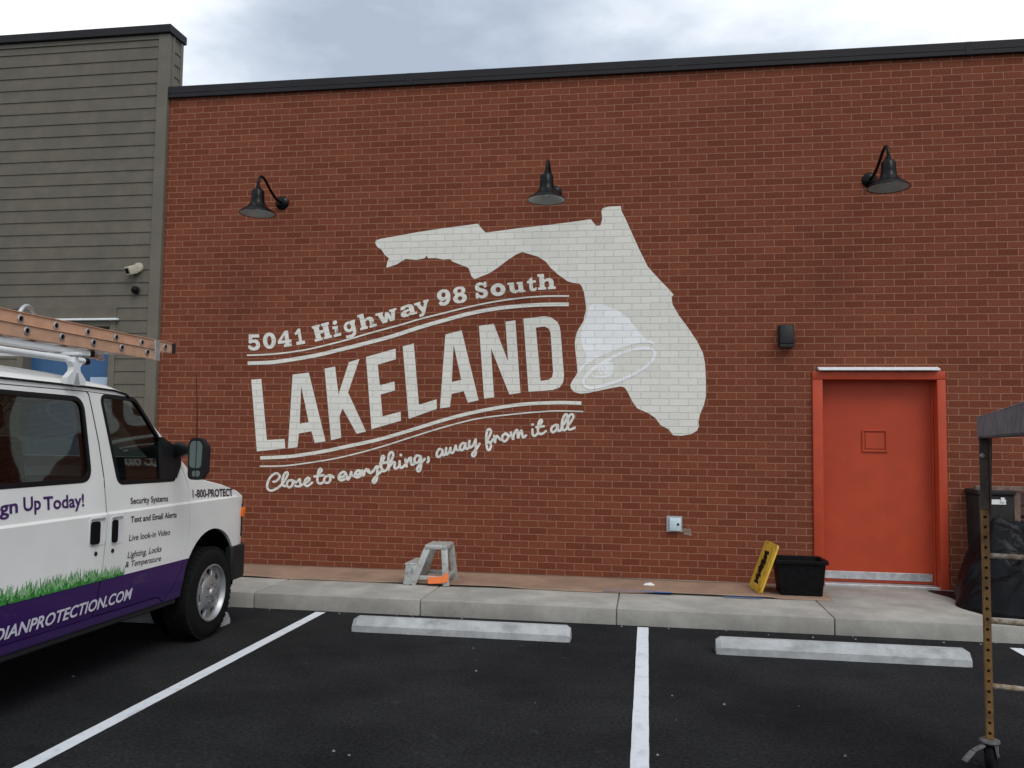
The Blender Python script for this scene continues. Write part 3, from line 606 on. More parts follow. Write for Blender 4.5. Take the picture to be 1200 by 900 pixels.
barn_lamp(-1.045, 4.411, .76, 'black gooseneck lamp right above the mural, close to the top of the painted state')
barn_lamp(2.336, 4.438, .72, 'black gooseneck lamp high above the orange door')
x0, z1 = WALL(912.5, 381); x1, z0 = WALL(931, 408)
t = thing('wall_pack_light', ((x0+x1)/2, 0, z0), 'small dark bronze wall pack light on the brick up left of the orange door', 'wall light')
xm = (x0+x1)/2-.01; hw = .083
b_ = MB(); b_.box(xm-hw, xm+hw, -.045, -.001, z0+.01, z1, .02, 3)
b_.hexa([(xm-hw*.97, -.13, z0+.03), (xm+hw*.97, -.13, z0+.03), (xm+hw*.97, -.046, z0+.03), (xm-hw*.97, -.046, z0+.03), (xm-hw*.85, -.085, z1-.005), (xm+hw*.85, -.085, z1-.005), (xm+hw*.85, -.046, z1-.005), (xm-hw*.85, -.046, z1-.005)], .02)
b_.build('housing', mat('dark_bronze_housing', (.014, .013, .013), .5, spec=.25, var=.15), t)
MB().hexa([(xm-hw*.8, -.115, z0), (xm+hw*.8, -.115, z0), (xm+hw*.8, -.05, z0), (xm-hw*.8, -.05, z0), (xm-hw*.9, -.125, z0+.029), (xm+hw*.9, -.125, z0+.029), (xm+hw*.9, -.05, z0+.029), (xm-hw*.9, -.05, z0+.029)], .004).build('lens', M['greylens'], t)
x0, z1 = WALL(781, 604.5); x1, z0 = WALL(799.5, 623.5)
t = thing('outlet_cover', ((x0+x1)/2, 0, z0), 'square grey outlet plate with pale blue flap on the brick below the mural', 'outlet')
MB().box(x0, x1, -.016, -.001, z0, z1, .003).build('back_plate', M['plate'], t)
MB().box(x0+.03, x1-.012, -.05, -.0165, z0+.012, z1-.015, .012, 2).build('weather_flap', M['cover'], t)
MB().lathe([(0, -.058), (.011, -.057), (.013, -.0505), (0, -.0505)], (x1-.045, 0, (z0+z1)/2), 'Y', 14).build('knob', M['black'], t)
px_, pz_ = WALL(158, 316, -.08)
t = thing('security_camera', (px_, -.05, pz_), 'beige security camera on the grey siding aimed down to the left', 'camera')
MB().lathe([(0, -.075), (.055, -.072), (.062, -.05), (.062, -.046), (0, -.046)], (px_+.03, 0, pz_+.03), 'Y', 24).build('mount', M['beige'], t)
mt = Matrix.Translation((px_-.025, -.115, pz_-.01)) @ Matrix.Rotation(R(-28), 4, 'Z') @ Matrix.Rotation(R(22), 4, 'X')
MB().box(-.058, .058, -.055, .05, -.055, .05, .012, 2, mt).build('camera_body', M['beige'], t)
MB().box(-.036, .036, -.0585, -.0555, -.032, .03, .001, 1, mt).build('lens_window', M['black'], t)
bx_, bz_ = WALL(159, 340, -.06)
t = thing('dome_camera', (bx_, -.05, bz_), 'small round black dome on the grey siding just below the beige camera', 'dome camera')
MB().lathe([(0, -.115), (.022, -.110), (.040, -.095), (.046, -.075), (.044, -.0615), (0, -.0615)], (bx_, 0, bz_), 'Y', 22).build('dome', M['black'], t)
MB().lathe([(0, -.061), (.052, -.060), (.054, -.046), (0, -.046)], (bx_, 0, bz_), 'Y', 22).build('base_ring', mat('dark_grey_ring', (.06, .06, .06), .5), t)

# ================================================================== things on the walkway
pp = MB(); rows = []; rp = random.Random(5)
X0, X1 = -5.2, 1.735
n = 110
for j in range(9):
    v = j/8; r_ = []
    for i in range(n+1):
        u = X0+(X1-X0)*i/n
        yb = -.03-.05*max(0, sin(u*1.7+1))*(1 if u > -1.2 else .2); yf = -.965+.02*sin(u*1.3)+.012*sin(u*4.1+.6)
        y = yb+(yf-yb)*v
        lift = .002+.016*max(0, v-.72)/.28*(.55+.45*sin(u*2.3+sin(u*5))) + .0035*max(0, sin(u*9+v*5))*sin(pi*v)
        if u > 1.2: lift *= .4
        r_.append((u, y, ZS+.002+max(.001, lift)))
    rows.append(r_)
pp.grid(rows); o = pp.build('masking_paper', M['paper']); tag(o, 'long strip of brown masking paper laid on the walkway along the brick wall', 'paper')
sol = o.modifiers.new('thickness', 'SOLIDIFY'); sol.thickness = .001; sol.offset = 1
tp = MB(); a = [(-.42, .03), (-.2, .02), (0, .035), (.12, .05), (.24, .035)]
tp.grid([[(x, -.952-.006*sin(x*8)-w_/2, ZS+.024), (x, -.952-.006*sin(x*8)+w_/2, ZS+.024)] for x, w_ in smooth_pts(a, 6)])
tp2 = tp.build('blue_tape', M['tape'], None); tag(tp2, 'strip of blue masking tape on the paper edge between stool and yellow lid', 'tape')
tq = MB(); tq.grid([[(x, -.985-w_/2, ZS+.012), (x, -.985+w_/2, ZS+.012)] for x, w_ in [(.72, .03), (.85, .035), (1.0, .03), (1.08, .02)]])
tag(tq.build('blue_tape', M['tape']), 'short strip of blue masking tape by the foot of the yellow lid', 'tape')
sp = MB(); sx, sy = .02, -.45; sp.hexa([(sx-.06, sy-.02, ZS+.006), (sx+.05, sy-.03, ZS+.006), (sx+.06, sy+.02, ZS+.006), (sx-.04, sy+.025, ZS+.006), (sx-.04, sy-.01, ZS+.022), (sx+.01, sy-.02, ZS+.034), (sx+.02, sy+.01, ZS+.03), (sx-.02, sy+.015, ZS+.016)])
tag(sp.build('crumpled_scrap', M['label']), 'small crumpled white scrap lying on the brown masking paper', 'paper scrap')

# step stool
S0 = ZS+.004
st_ = thing('step_stool', (-2.15, -.76, S0), 'paint splashed aluminium step stool with an orange label on the walkway', 'step stool')
yF, yB = -1.0, -.60
for y, yt in ((yF, yF+.025), (yB, yB-.09)):
    MB().bar((-2.335, y, S0), (-2.190, yt, S0+.365), .066, .034, (0, 1, 0), .004).build('leg', M['stool'], st_)
    MB().bar((-1.985, y, S0), (-2.015, yt, S0+.365), .064, .034, (0, 1, 0), .004).build('leg', M['stool'], st_)
    MB().bar((-2.30, y+.012, S0+.075), (-1.995, y+.012, S0+.075), .02, .042, (0, 0, 1), .003).build('side_rail', M['stool'], st_)
pf = MB(); pf.box(-2.215, -1.985, yF+.0, yB-.07, S0+.358, S0+.402, .010, 2)
for k_ in range(4): pf.box(-2.205+k_*.056, -2.175+k_*.056, yF+.012, yB-.085, S0+.4025, S0+.406, .001)
pf.build('platform', M['stool'], st_)
ls = MB(); ls.box(-2.415, -2.290, yF-.01, yB+.01, S0+.195, S0+.215, .004)
for y in (yF, yB): ls.hexa([(-2.430, y-.012, S0), (-2.36, y-.012, S0), (-2.36, y+.012, S0), (-2.430, y+.012, S0), (-2.405, y-.012, S0+.195), (-2.285, y-.012, S0+.195), (-2.285, y+.012, S0+.195), (-2.405, y+.012, S0+.195)], .004)
ls.build('lower_step', M['stool'], st_)
MB().bar((-1.99, yF, S0+.09), (-1.99, yB, S0+.09), .02, .04, (0, 0, 1), .003).build('cross_brace', M['stool'], st_)
ol = MB(); ol.hexa([(-2.165, yF-.024, S0+.02), (-1.99, yF-.031, S0+.035), (-1.99, yF-.027, S0+.035), (-2.165, yF-.001, S0+.02), (-2.17, yF-.024, S0+.085), (-1.985, yF-.031, S0+.10), (-1.985, yF-.027, S0+.10), (-2.17, yF-.001, S0+.085)])
ol.hexa([(-2.02, yF-.034, S0+.04), (-1.962, yF-.034, S0+.05), (-1.962, yF-.029, S0+.05), (-2.02, yF-.029, S0+.04), (-2.02, yF-.034, S0+.10), (-1.962, yF-.034, S0+.148), (-1.962, yF-.029, S0+.148), (-2.02, yF-.029, S0+.10)])
ol.build('orange_label', M['orange'], st_)
# black tote and yellow lid
TZ = ZS+.006
tt = thing('storage_tote', (1.47, -.55, TZ), 'open black plastic storage tote on the walkway beside the orange door', 'storage box')
a0, a1, c0, c1, h = 1.255, 1.70, -.765, -.385, .335
tb = MB()
def ringtote(z, g): return [(a0-g, c0-g, z), (a1+g, c0-g, z), (a1+g, c1+g, z), (a0-g, c1+g, z)]
lev = [(TZ+.002, -.03), (TZ+h*.55, -.012), (TZ+h, .0), (TZ+h, -.012), (TZ+.02, -.04)]
rr_ = [ringtote(z, g) for z, g in lev]
tb.grid([r+[r[0]] for r in rr_]); tb.sheet([[p[:2] for p in rr_[0]]], lambda u, v: (u, v, TZ+.002)); tb.sheet([[p[:2] for p in rr_[-1]]], lambda u, v: (u, v, TZ+.02))
tb.build('tub', M['black'], tt, recalc=True)
rm = MB()
for (xa, xb, ya, yb) in ((a0-.022, a1+.022, c0-.022, c0-.001), (a0-.022, a1+.022, c1+.001, c1+.022), (a0-.022, a0-.001, c0, c1), (a1+.001, a1+.022, c0, c1)): rm.box(xa, xb, ya, yb, TZ+h-.03, TZ+h+.004, .004)
rm.build('rim', M['black'], tt)
for s_ in (a0-.045, a1+.022): MB().box(s_, s_+.023, -.66, -.49, TZ+h-.025, TZ+h-.004, .005).build('handle', M['black'], tt)
ld = thing('tote_lid', (1.09, -.57, TZ), 'scuffed yellow tote lid standing on edge and leaning on the black tote', 'box lid')
ang = math.atan2(.165, .455)
def LM(u, v, d):   # u along y, v up the lid, d out of its face (to the left)
    return Vector((1.078-.10*u+v*sin(ang)-d*cos(ang), -.775+.99*u, TZ+.004+v*cos(ang)+d*sin(ang)))
LH, LWd = .505, .49
def rr(w_, h_, r, n=4, ox=0, oy=0):
    o_ = []
    for cx_, cy_, a in ((w_-r, r, -90), (w_-r, h_-r, 0), (r, h_-r, 90), (r, r, 180)):
        for i in range(n+1): o_.append((ox+cx_+r*cos(R(a+90*i/n)), oy+cy_+r*sin(R(a+90*i/n))))
    return o_
lm = MB(); lm.prism(rr(LWd, LH, .035), LM, -.02, .0); lm.prism(rr(LWd-.07, LH-.07, .03, 4, .035, .035), LM, .0005, .010)
lm.build('lid_panel', M['yellow'], ld)
lg = MB(); rl = random.Random(11)
for i in range(22):
    v = .09+.31*i/21+rl.uniform(-.006, .006); cu = .235+rl.uniform(-.025, .025); w_ = rl.uniform(.04, .10); hh = rl.uniform(.010, .022)
    lg.prism([(cu-w_, v-hh*.7), (cu+w_*.8, v-hh), (cu+w_, v+hh*.6), (cu-w_*.7, v+hh)], LM, .0105, .0115+i*.0001)
lg.build('worn_print', M['black'], ld)

# dark bin, slatted crate and polythene heap at the right
bx0, bz1 = WALL(1145, 574, -.33); bx1 = WALL(1187, 574, -.33)[0]
bn = thing('utility_bin', ((bx0+bx1)/2, -.2, ZS), 'upright dark grey bin against the brick, behind the black polythene', 'bin')
MB().hexa([(bx0+.02, -.33, ZS+.003), (bx1-.02, -.33, ZS+.003), (bx1-.02, -.02, ZS+.003), (bx0+.02, -.02, ZS+.003), (bx0, -.36, bz1-.05), (bx1, -.36, bz1-.05), (bx1, -.01, bz1-.05), (bx0, -.01, bz1-.05)], .012).build('bin_body', M['binm'], bn)
MB().box(bx0-.012, bx1+.012, -.375, -.008, bz1-.049, bz1, .012, 2).build('bin_lid', M['binm'], bn)
lx0, lz1 = WALL(1149, 584, -.36); lx1, lz0 = WALL(1179, 591.5, -.36)
hb = MB(); hb.box(lx0, lx1, -.362, -.3585+.003, lz0, lz1-.008, .001); hb.box(lx1-.05, lx1-.015, -.372, -.363, lz0+.02, lz1+.012, .003); hb.build('white_sticker', M['label'], bn)
cr0, cz1 = WALL(1187, 576, -.28)
ct = thing('slatted_crate', (cr0+.5, -.2, ZS), 'dark red brown slatted wooden crate right of the grey bin', 'crate')
for xx in (cr0, cr0+.95): MB().box(xx, xx+.06, -.30, -.24, ZS+.003, cz1, .004).build('corner_post', M['woodframe'], ct)
MB().box(cr0-.35, cr0+1.05, -.31, -.235, cz1+.001, cz1+.05, .004).build('top_rail', M['woodframe'], ct)
for i in range(9): MB().box(cr0+.061, cr0+.949, -.275, -.255, ZS+.04+i*.108, ZS+.04+i*.108+.078, .003).build('slat', M['crate'], ct)
MB().box(cr0+.02, cr0+.98, -.06, -.03, ZS+.003, cz1-.02).build('back_board', M['crate'], ct)
rows = []; nx, ny = 130, 90
from mathutils import noise as nz
for j in range(ny+1):
    r_ = []
    for i in range(nx+1):
        u, v = i/nx*2-1, j/ny*2-1
        rad = max(abs(u), abs(v))*.35+.65*math.hypot(u, v)/1.15
        x = 3.86+u*1.0+.05*sin(v*5); y = -.80+v*.66+.05*sin(u*6+1)
        hgt = max(0, 1-(rad/.915)**2)
        back = .5+.5*v
        H = (.20+.60*back**1.1)*(1-.30*max(0, u))
        base = H*min(1, hgt*1.9)**.8
        d1 = x*1.3+y*2.6; d2 = x*2.2-y*1.1
        f1 = nz.noise(Vector((x*2.0, y*2.0, 1))); f2 = abs(nz.noise(Vector((d2*1.2, d1*4.2, 5)))); f3 = abs(nz.noise(Vector((d2*2.5+1, d1*9, 9))))
        z = ZS+.006+base*(1+.22*f1)+min(1, hgt*4)*(.17*f2+.06*f3)
        r_.append((x, y, z))
    rows.append(r_)
po = MB(); po.grid(rows); o = po.build('polythene_heap', M['tarp'], angle=60); tag(o, 'crumpled heap of shiny black polythene on the walkway right of the door', 'plastic sheet')
wp = MB(); wx_, wz_ = WALL(1197, 623, -.42); wp.hexa([(wx_-.06, -.46, wz_-.02), (wx_+.08, -.46, wz_-.03), (wx_+.08, -.40, wz_-.03), (wx_-.06, -.40, wz_-.02), (wx_-.05, -.45, wz_+.015), (wx_+.07, -.45, wz_+.01), (wx_+.07, -.41, wz_+.01), (wx_-.05, -.41, wz_+.015)], .004)
tag(wp.build('crumpled_scrap', M['label']), 'folded white scrap lying on top of the black polythene heap', 'paper scrap')

# ================================================================== wheel stops
def wheel_stop(xc, y0, label):
    t = MB(); L_ = .915; d = .165; h = .115
    prof_ = [(0, 0), (.004, .052), (.060, h), (.115, h), (.161, .052), (d, 0)]
    def fn(t_):
        rings = []
        for xx, s_ in ((-L_, .0), (-L_+.035, 1), (0, 1), (L_-.035, 1), (L_, .0)):
            rings.append([t_.verts.new((xc+xx+(0 if s_ else (-.0)), y0+p[0]*(1 if s_ else .86)+(0 if s_ else .012), (p[1]*(1 if s_ else .80))+.002)) for p in prof_])
        for a, b in zip(rings, rings[1:]):
            for k in range(len(prof_)-1): t_.faces.new([a[k], a[k+1], b[k+1], b[k]])
            t_.faces.new([a[-1], a[0], b[0], b[-1]])
        t_.faces.new(rings[0]); t_.faces.new(rings[-1][::-1]); bmesh.ops.recalc_face_normals(t_, faces=t_.faces[:])
    t._sub(fn); o = t.build('wheel_stop', M['stop'], angle=25); tag(o, label, 'wheel stop', 'concrete wheel stops at the head of the bays')
wheel_stop(-4.48, -2.56, 'pale concrete wheel stop half hidden behind the front wheel of the white van')
wheel_stop(-1.525, -2.495, 'pale concrete wheel stop in the empty bay between the two white lines')
wheel_stop(1.44, -2.635, 'pale concrete wheel stop in the right bay, in front of the tote and door')

# ================================================================== the van
van = thing('parked_van', (VX, -5.2, 0), 'white van with a purple lower band and security advertising lettering, parked nose to the kerb', 'van')
ST = [  # y, bottom, shoulder, crown, width factor
 (-2.325, .52, 1.00, 1.02, .90), (-2.345, .48, 1.05, 1.08, .945), (-2.395, .46, 1.105, 1.145, .972), (-2.50, .45, 1.150, 1.20, .987), (-2.72, .44, 1.20, 1.265, .997),
 (-3.05, .42, 1.255, 1.335, 1.0), (-3.20, .41, 1.30, 1.385, 1.0), (-3.30, .40, 1.37, 1.43, 1.0), (-3.50, .40, 1.515, 1.58, 1.0), (-3.75, .40, 1.695, 1.765, 1.0), (-3.98, .40, 1.855, 1.925, 1.0),
 (-4.06, .40, 1.90, 1.975, 1.0), (-4.18, .40, 1.918, 2.02, 1.0), (-4.45, .40, 1.925, 2.06, 1.0), (-5.2, .40, 1.93, 2.085, 1.0), (-6.0, .40, 1.93, 2.09, 1.0), (-7.0, .40, 1.93, 2.085, 1.0), (-7.72, .40, 1.925, 2.06, 1.0), (-7.85, .42, 1.90, 2.0, .985), (-7.90, .46, 1.86, 1.94, .955)]
def sample(y):
    if y >= ST[0][0]: return ST[0][1:]
    for a, b in zip(ST, ST[1:]):
        if b[0] <= y <= a[0]:
            t = (a[0]-y)/(a[0]-b[0]); return tuple(a[i]+(b[i]-a[i])*t for i in range(1, 5))
    return ST[-1][1:]
def section(y, zb, zs, zt, wf, inset=0):
    lv = [zb, zb+.03, .52, .58, .8, 1.0, 1.085, 1.097, 1.112, 1.13]
    pts = [(0, zb), (wf*wside(zb)*.9-inset, zb)]
    last = zb
    zz = []
    top = zs-.04
    for i, z in enumerate(lv): zz.append(max(zb, min(z, top-.002*(len(lv)-i))) if inset == 0 else max(zb, min(z, top-.002*(len(lv)-i))))
    zz = sorted(zz)
    for i in range(1, len(zz)):
        if zz[i] <= zz[i-1]: zz[i] = zz[i-1]+.0015
    for i in range(1, 6): zz.append(zz[9]+(zs-zz[9])*i/5) if False else None
    z9 = zz[-1]
    for i in range(1, 6): zz.append(z9+(zs-z9)*i/5)
    for z in zz: pts.append((wf*wside(z)-inset, z))
    wt = wf*wside(zs)-inset
    for t in (.03, .08, .18, .35, .6, 1.0):
        pts.append((wt*(1-t), zs+(zt-zs)*sin(t*pi/2)**.55))
    return pts
def loft(stations, inset=0):
    b = bmesh.new(); rings = []
    for y, zb, zs, zt, wf in stations:
        p = section(y, zb, zs, zt, wf, inset)
        ring = [(VX+a, y, z) for a, z in p] + [(VX-a, y, z) for a, z in p[-2:0:-1]]
        rings.append([b.verts.new(q) for q in ring])
    n = len(rings[0])
    for r0, r1 in zip(rings, rings[1:]):
        for k in range(n): b.faces.new([r0[k], r0[(k+1) % n], r1[(k+1) % n], r1[k]])
    b.faces.new(rings[0]); b.faces.new(rings[-1][::-1]); bmesh.ops.recalc_face_normals(b, faces=b.faces[:])
    me = bpy.data.meshes.new('loft'); b.to_mesh(me); b.free(); return me
def tmpo(me): o = bpy.data.objects.new('tmp', me); COL.objects.link(o); return o
def mesh_of(mb): me = bpy.data.meshes.new('c'); bmesh.ops.recalc_face_normals(mb.b, faces=mb.b.faces[:]); mb.b.to_mesh(me); mb.b.free(); return me
def boolean(me, cut, op):
    a, b = tmpo(me), tmpo(cut); md = a.modifiers.new('b', 'BOOLEAN'); md.object = b; md.operation = op; md.solver = 'EXACT'
    dg = bpy.context.evaluated_depsgraph_get(); r = bpy.data.meshes.new_from_object(a.evaluated_get(dg))
    bpy.data.objects.remove(a); bpy.data.objects.remove(b); return r
full = []
for a, b in zip(ST, ST[1:]):
    full.append(a)
    nn = int(abs(a[0]-b[0])/.3)
    for i in range(1, nn+1): y = a[0]+(b[0]-a[0])*i/(nn+1); full.append((y, *sample(y)))
full.append(ST[-1])
inner = []
for y in [-3.36, -3.5, -3.75, -4.0, -4.15, -4.3, -4.6, -5.2, -6.0, -7.0, -7.78]:
    zb, zs, zt, wf = sample(min(y+.10, -2.31)); inner.append((y, .95, zs-.03, zt-.04, 1.0))
body = loft(full)
body = boolean(body, loft(inner, .055), 'DIFFERENCE')
yz = lambda u, v, d: (d, u, v)
def roundpoly(p, r=.05, n=4):
    out_ = []; m_ = len(p)
    for i in range(m_):
        a, b, c = Vector(p[i-1]), Vector(p[i]), Vector(p[(i+1) % m_])
        ri = min(r, (a-b).length*.45, (c-b).length*.45)
        p0, p1 = b+(a-b).normalized()*ri, b+(c-b).normalized()*ri
        for k in range(n+1): t = k/n; q = p0*(1-t)**2+b*2*t*(1-t)+p1*t*t; out_.append((q.x, q.y))
    return out_
fwin = [VAN(*p) for p in ((118, 464), (158, 468), (186, 513), (206, 562), (139, 566))]
cw = [VAN(*p) for p in ((96, 468), (106, 562))]
cwin = [(-5.86, 1.85), (cw[0][0], cw[0][1]), (cw[1][0], cw[1][1]), (-5.80, cw[1][1]-.005)]
fwin_r, cwin_r = roundpoly(fwin, .05), roundpoly(cwin, .085, 6)
HUBY, HUBZ, TR = -2.945, .360, .362
for c in (MB().prism(fwin_r, yz, -3.0, -6.0), MB().prism(cwin_r, yz, -3.0, -4.2),
          MB().prism([(VX-.76, 1.45), (VX+.76, 1.45), (VX+.68, 1.84), (VX-.68, 1.84)], lambda u, v, d: (u, d, v), -2.9, -4.06),
          MB().prism(ell(HUBY+.01, .44, .43, .43, 40), yz, -3.76, -3.2), MB().prism(ell(HUBY+.01, .44, .43, .43, 40), yz, -5.7, -5.18),
          MB().prism(ell(HUBY-3.5, .44, .43, .43, 40), yz, -3.76, -3.2), MB().prism(ell(HUBY-3.5, .44, .43, .43, 40), yz, -5.7, -5.18)):
    body = boolean(body, mesh_of(c), 'DIFFERENCE')
gap = [VAN(*p) for p in ((104, 462), (109, 485), (116, 520), (122, 560), (125, 600), (124, 632), (120, 668), (115, 695), (108, 722))]
gap_t = (gap[0][0]-.03, 1.895)
fedge = [VAN(*p) for p in ((190, 706), (205, 684), (213, 665), (218, 645), (222, 620), (223, 595), (222, 575), (220, 566))]
fdoor = [gap_t]+gap+[(gap[-1][0]+.03, .455)]+[(fedge[0][0]-.08, .45)]+fedge+[(-3.36, 1.36), (-3.60, 1.54), (-3.85, 1.715), (-4.05, 1.855), (-4.12, 1.885)]
cdoor = [gap_t]+gap+[(gap[-1][0]+.02, .455), (-5.95, .455), (-5.95, 1.895)]
def inset(poly, d):
    n = len(poly); o_ = []
    area = sum(poly[i][0]*poly[(i+1) % n][1]-poly[(i+1) % n][0]*poly[i][1] for i in range(n)); sg = 1 if area > 0 else -1
    for i in range(n):
        a, b, c = Vector(poly[i-1]), Vector(poly[i]), Vector(poly[(i+1) % n])
        n1 = Vector((-(b-a).y, (b-a).x)).normalized()*sg; n2 = Vector((-(c-b).y, (c-b).x)).normalized()*sg
        m_ = (n1+n2).normalized(); k = d/max(.4, m_.dot(n1)); o_.append((b.x+m_.x*k, b.y+m_.y*k))
    return o_
fd = boolean(body.copy(), mesh_of(MB().prism(inset(fdoor, .0065), yz, -3.2, -3.78)), 'INTERSECT')
cdm = boolean(body.copy(), mesh_of(MB().prism(inset(cdoor, .0065), yz, -3.2, -3.78)), 'INTERSECT')
body = boolean(body, mesh_of(MB().prism(fdoor, yz, -3.2, -3.781)), 'DIFFERENCE')
body = boolean(body, mesh_of(MB().prism(cdoor, yz, -3.2, -3.782)), 'DIFFERENCE')
def van_part(me, name, parent=van, ang=28):
    mb = MB(); mb.b.from_mesh(me); bmesh.ops.remove_doubles(mb.b, verts=mb.b.verts[:], dist=.0002); return mb.build(name, M['van'], parent, ang)
vbody = van_part(body, 'body'); fdo = van_part(fd, 'front_door'); cdo = van_part(cdm, 'cargo_door')
# black strips standing in for the shade inside the door gaps
gb = MB()
def strip(pts, w_, off, name_mb):
    P = [Vector(p) for p in pts]; rows = []
    for i in range(len(P)):
        d = (P[min(i+1, len(P)-1)]-P[max(i-1, 0)]).normalized(); nn = Vector((-d.y, d.x))*w_/2
        a, b = P[i]+nn, P[i]-nn; rows.append([(prof(a.y)+off, a.x, a.y), (prof(b.y)+off, b.x, b.y)])
    name_mb.grid(rows)
strip([gap_t]+gap+[(gap[-1][0]+.02, .455)], .026, -.003, gb); strip(fdoor[11:21], .016, -.010, gb)
gb.build('door_gap_shade', M['seal'], vbody)
def ring_part(poly, out_w, off, m_, parent, name, grow=.0):
    o_ = inset(poly, -out_w); i_ = inset(poly, .012); mb = MB(); n = len(poly); rows = []
    for a, b in zip(o_+[o_[0]], i_+[i_[0]]): rows.append([(prof(a[1])+off*.3, *a), (prof(a[1])+off, a[0]+(b[0]-a[0])*.15, a[1]+(b[1]-a[1])*.15), (prof(b[1])+off, *b), (prof(b[1])-.03, *b)])
    mb.grid(rows); return mb.build(name, m_, parent, recalc=True)
def pane(poly, off, parent):
    g = inset(poly, -.008)
    mb = MB().sheet([g], lambda u, v: (prof(v)+off, u, v)); mb.b.normal_update()
    if sum(f.normal.x*f.calc_area() for f in mb.b.faces) < 0: bmesh.ops.reverse_faces(mb.b, faces=mb.b.faces[:])
    return mb.build('window_glass', M['glass'], parent)
ring_part(fwin_r, .014, .004, M['seal'], fdo, 'window_seal'); ring_part(cwin_r, .018, .004, M['seal'], cdo, 'window_seal')
pane(fwin_r, -.008, fdo); pane(cwin_r, -.008, cdo)
wsy = lambda z: -3.30-(z-1.43)*(.68/.495)
MB().sheet([[(-.80, 1.435), (.80, 1.435), (.71, 1.86), (-.71, 1.86)]], lambda u, v: (VX+u, wsy(v)+.004-.02*abs(u), v)).build('windscreen', M['glass'], van)
# door handles and locks
for dob, px1, px2, py1, py2, lk_ in ((cdo, 106, 114.5, 612, 637, (112, 649)), (fdo, 131, 135.5, 609.5, 635, (131.7, 645.5))):
    y0, z1 = VAN(px1, py1); y1, z0 = VAN(px2, py2); zc = (z0+z1)/2
    hd = MB(); hd.prism(roundpoly([(y0-.01, z0-.01), (y1+.075, z0-.01), (y1+.075, z1+.022), (y0-.01, z1+.022)], .03), yz, prof(zc)-.002, prof(zc)+.0035); ho = hd.build('handle_cup', M['vanwhite'], dob)
    hd = MB(); hd.prism(roundpoly([(y0, z0), (y1, z0), (y1, z1), (y0, z1)], .02), yz, prof(zc)+.003, prof(zc)+.016); hd.build('handle', M['black'], dob)
    hd = MB(); hd.prism(roundpoly([(y0, z1+.008), (y1+.06, z1+.008), (y1+.055, z1+.02), (y0, z1+.02)], .008), yz, prof(zc)+.003, prof(zc)+.010); hd.build('handle_shade', M['plate'], dob)  # grey strip painted as the shadow above the handle
    ly, lz = VAN(*lk_); MB().lathe([(0, .006), (.012, .006), (.015, .001), (.015, -.002), (0, -.002)], (prof(lz), ly, lz), 'X', 16).build('lock', M['plastic'], dob)
# mirror
MX = -3.24
m0 = on(222.5, 513, 0, MX); m1 = on(246, 560, 0, MX); my = m0.y; mz1, mz0 = m0.z, m1.z
mcx = MX+.052
mir = MB(); mir.prism(roundpoly([(mcx-0.0595, mz0), (mcx+0.0595, mz0-.002), (mcx+0.0700, mz1-.05), (mcx+0.0385, mz1), (mcx-0.0420, mz1), (mcx-0.0630, mz1-.05)], .04, 5), lambda u, v, d: (u, d, v), my, my+.05)
mir.prism(roundpoly([(mcx-0.0455, mz0+.03), (mcx+0.0490, mz0+.03), (mcx+0.0525, mz1-.06), (mcx+0.0280, mz1-.03), (mcx-0.0315, mz1-.03), (mcx-0.0490, mz1-.06)], .04, 5), lambda u, v, d: (u, d, v), my+.051, my+.11)
mo = mir.build('wing_mirror', M['plastic'], fdo)
MB().sheet([roundpoly([(mcx-0.0476, mz0+.085), (mcx+0.0434, mz0+.083), (mcx+0.0490, mz1-.05), (mcx+0.0280, mz1-.022), (mcx-0.0315, mz1-.022), (mcx-0.0476, mz1-.05)], .03, 4)], lambda u, v: (u, my-.003, v)).build('mirror_glass', M['mirror'], mo)
MB().sheet([roundpoly([(mcx-0.0245, mz0+.022), (mcx+0.0350, mz0+.022), (mcx+0.0385, mz0+.066), (mcx-0.0245, mz0+.066)], .02, 4)], lambda u, v: (u, my-.003, v)).build('spot_mirror', M['mirror'], mo)
sy0 = VAN(186, 512); sy1 = VAN(207, 560); sy2 = VAN(188, 561)
sail = [sy0, VAN(209, 527), VAN(211, 545), sy1, sy2]
ar = MB(); ar.prism(sail, yz, prof(1.4)-.03, prof(1.4)+.012)
zc = (mz0+mz1)/2+.02
ya = VAN(207, 540)[0]
for dz, hh in ((.035, .06), (-.055, .05)): ar.hexa([(prof(1.4)+.0, ya-.05, zc+dz-hh), (prof(1.4)+.0, ya+.06, zc+dz-hh), (mcx-.07, my+.075, zc+dz-hh*.45+.01), (mcx-.07, my+.01, zc+dz-hh*.45+.01), (prof(1.4)+.0, ya-.05, zc+dz+hh), (prof(1.4)+.0, ya+.06, zc+dz+hh), (mcx-.07, my+.075, zc+dz+hh*.45), (mcx-.07, my+.01, zc+dz+hh*.45)], .006) if dz > 0 else None
ar.build('mirror_arm', M['plastic'], mo)
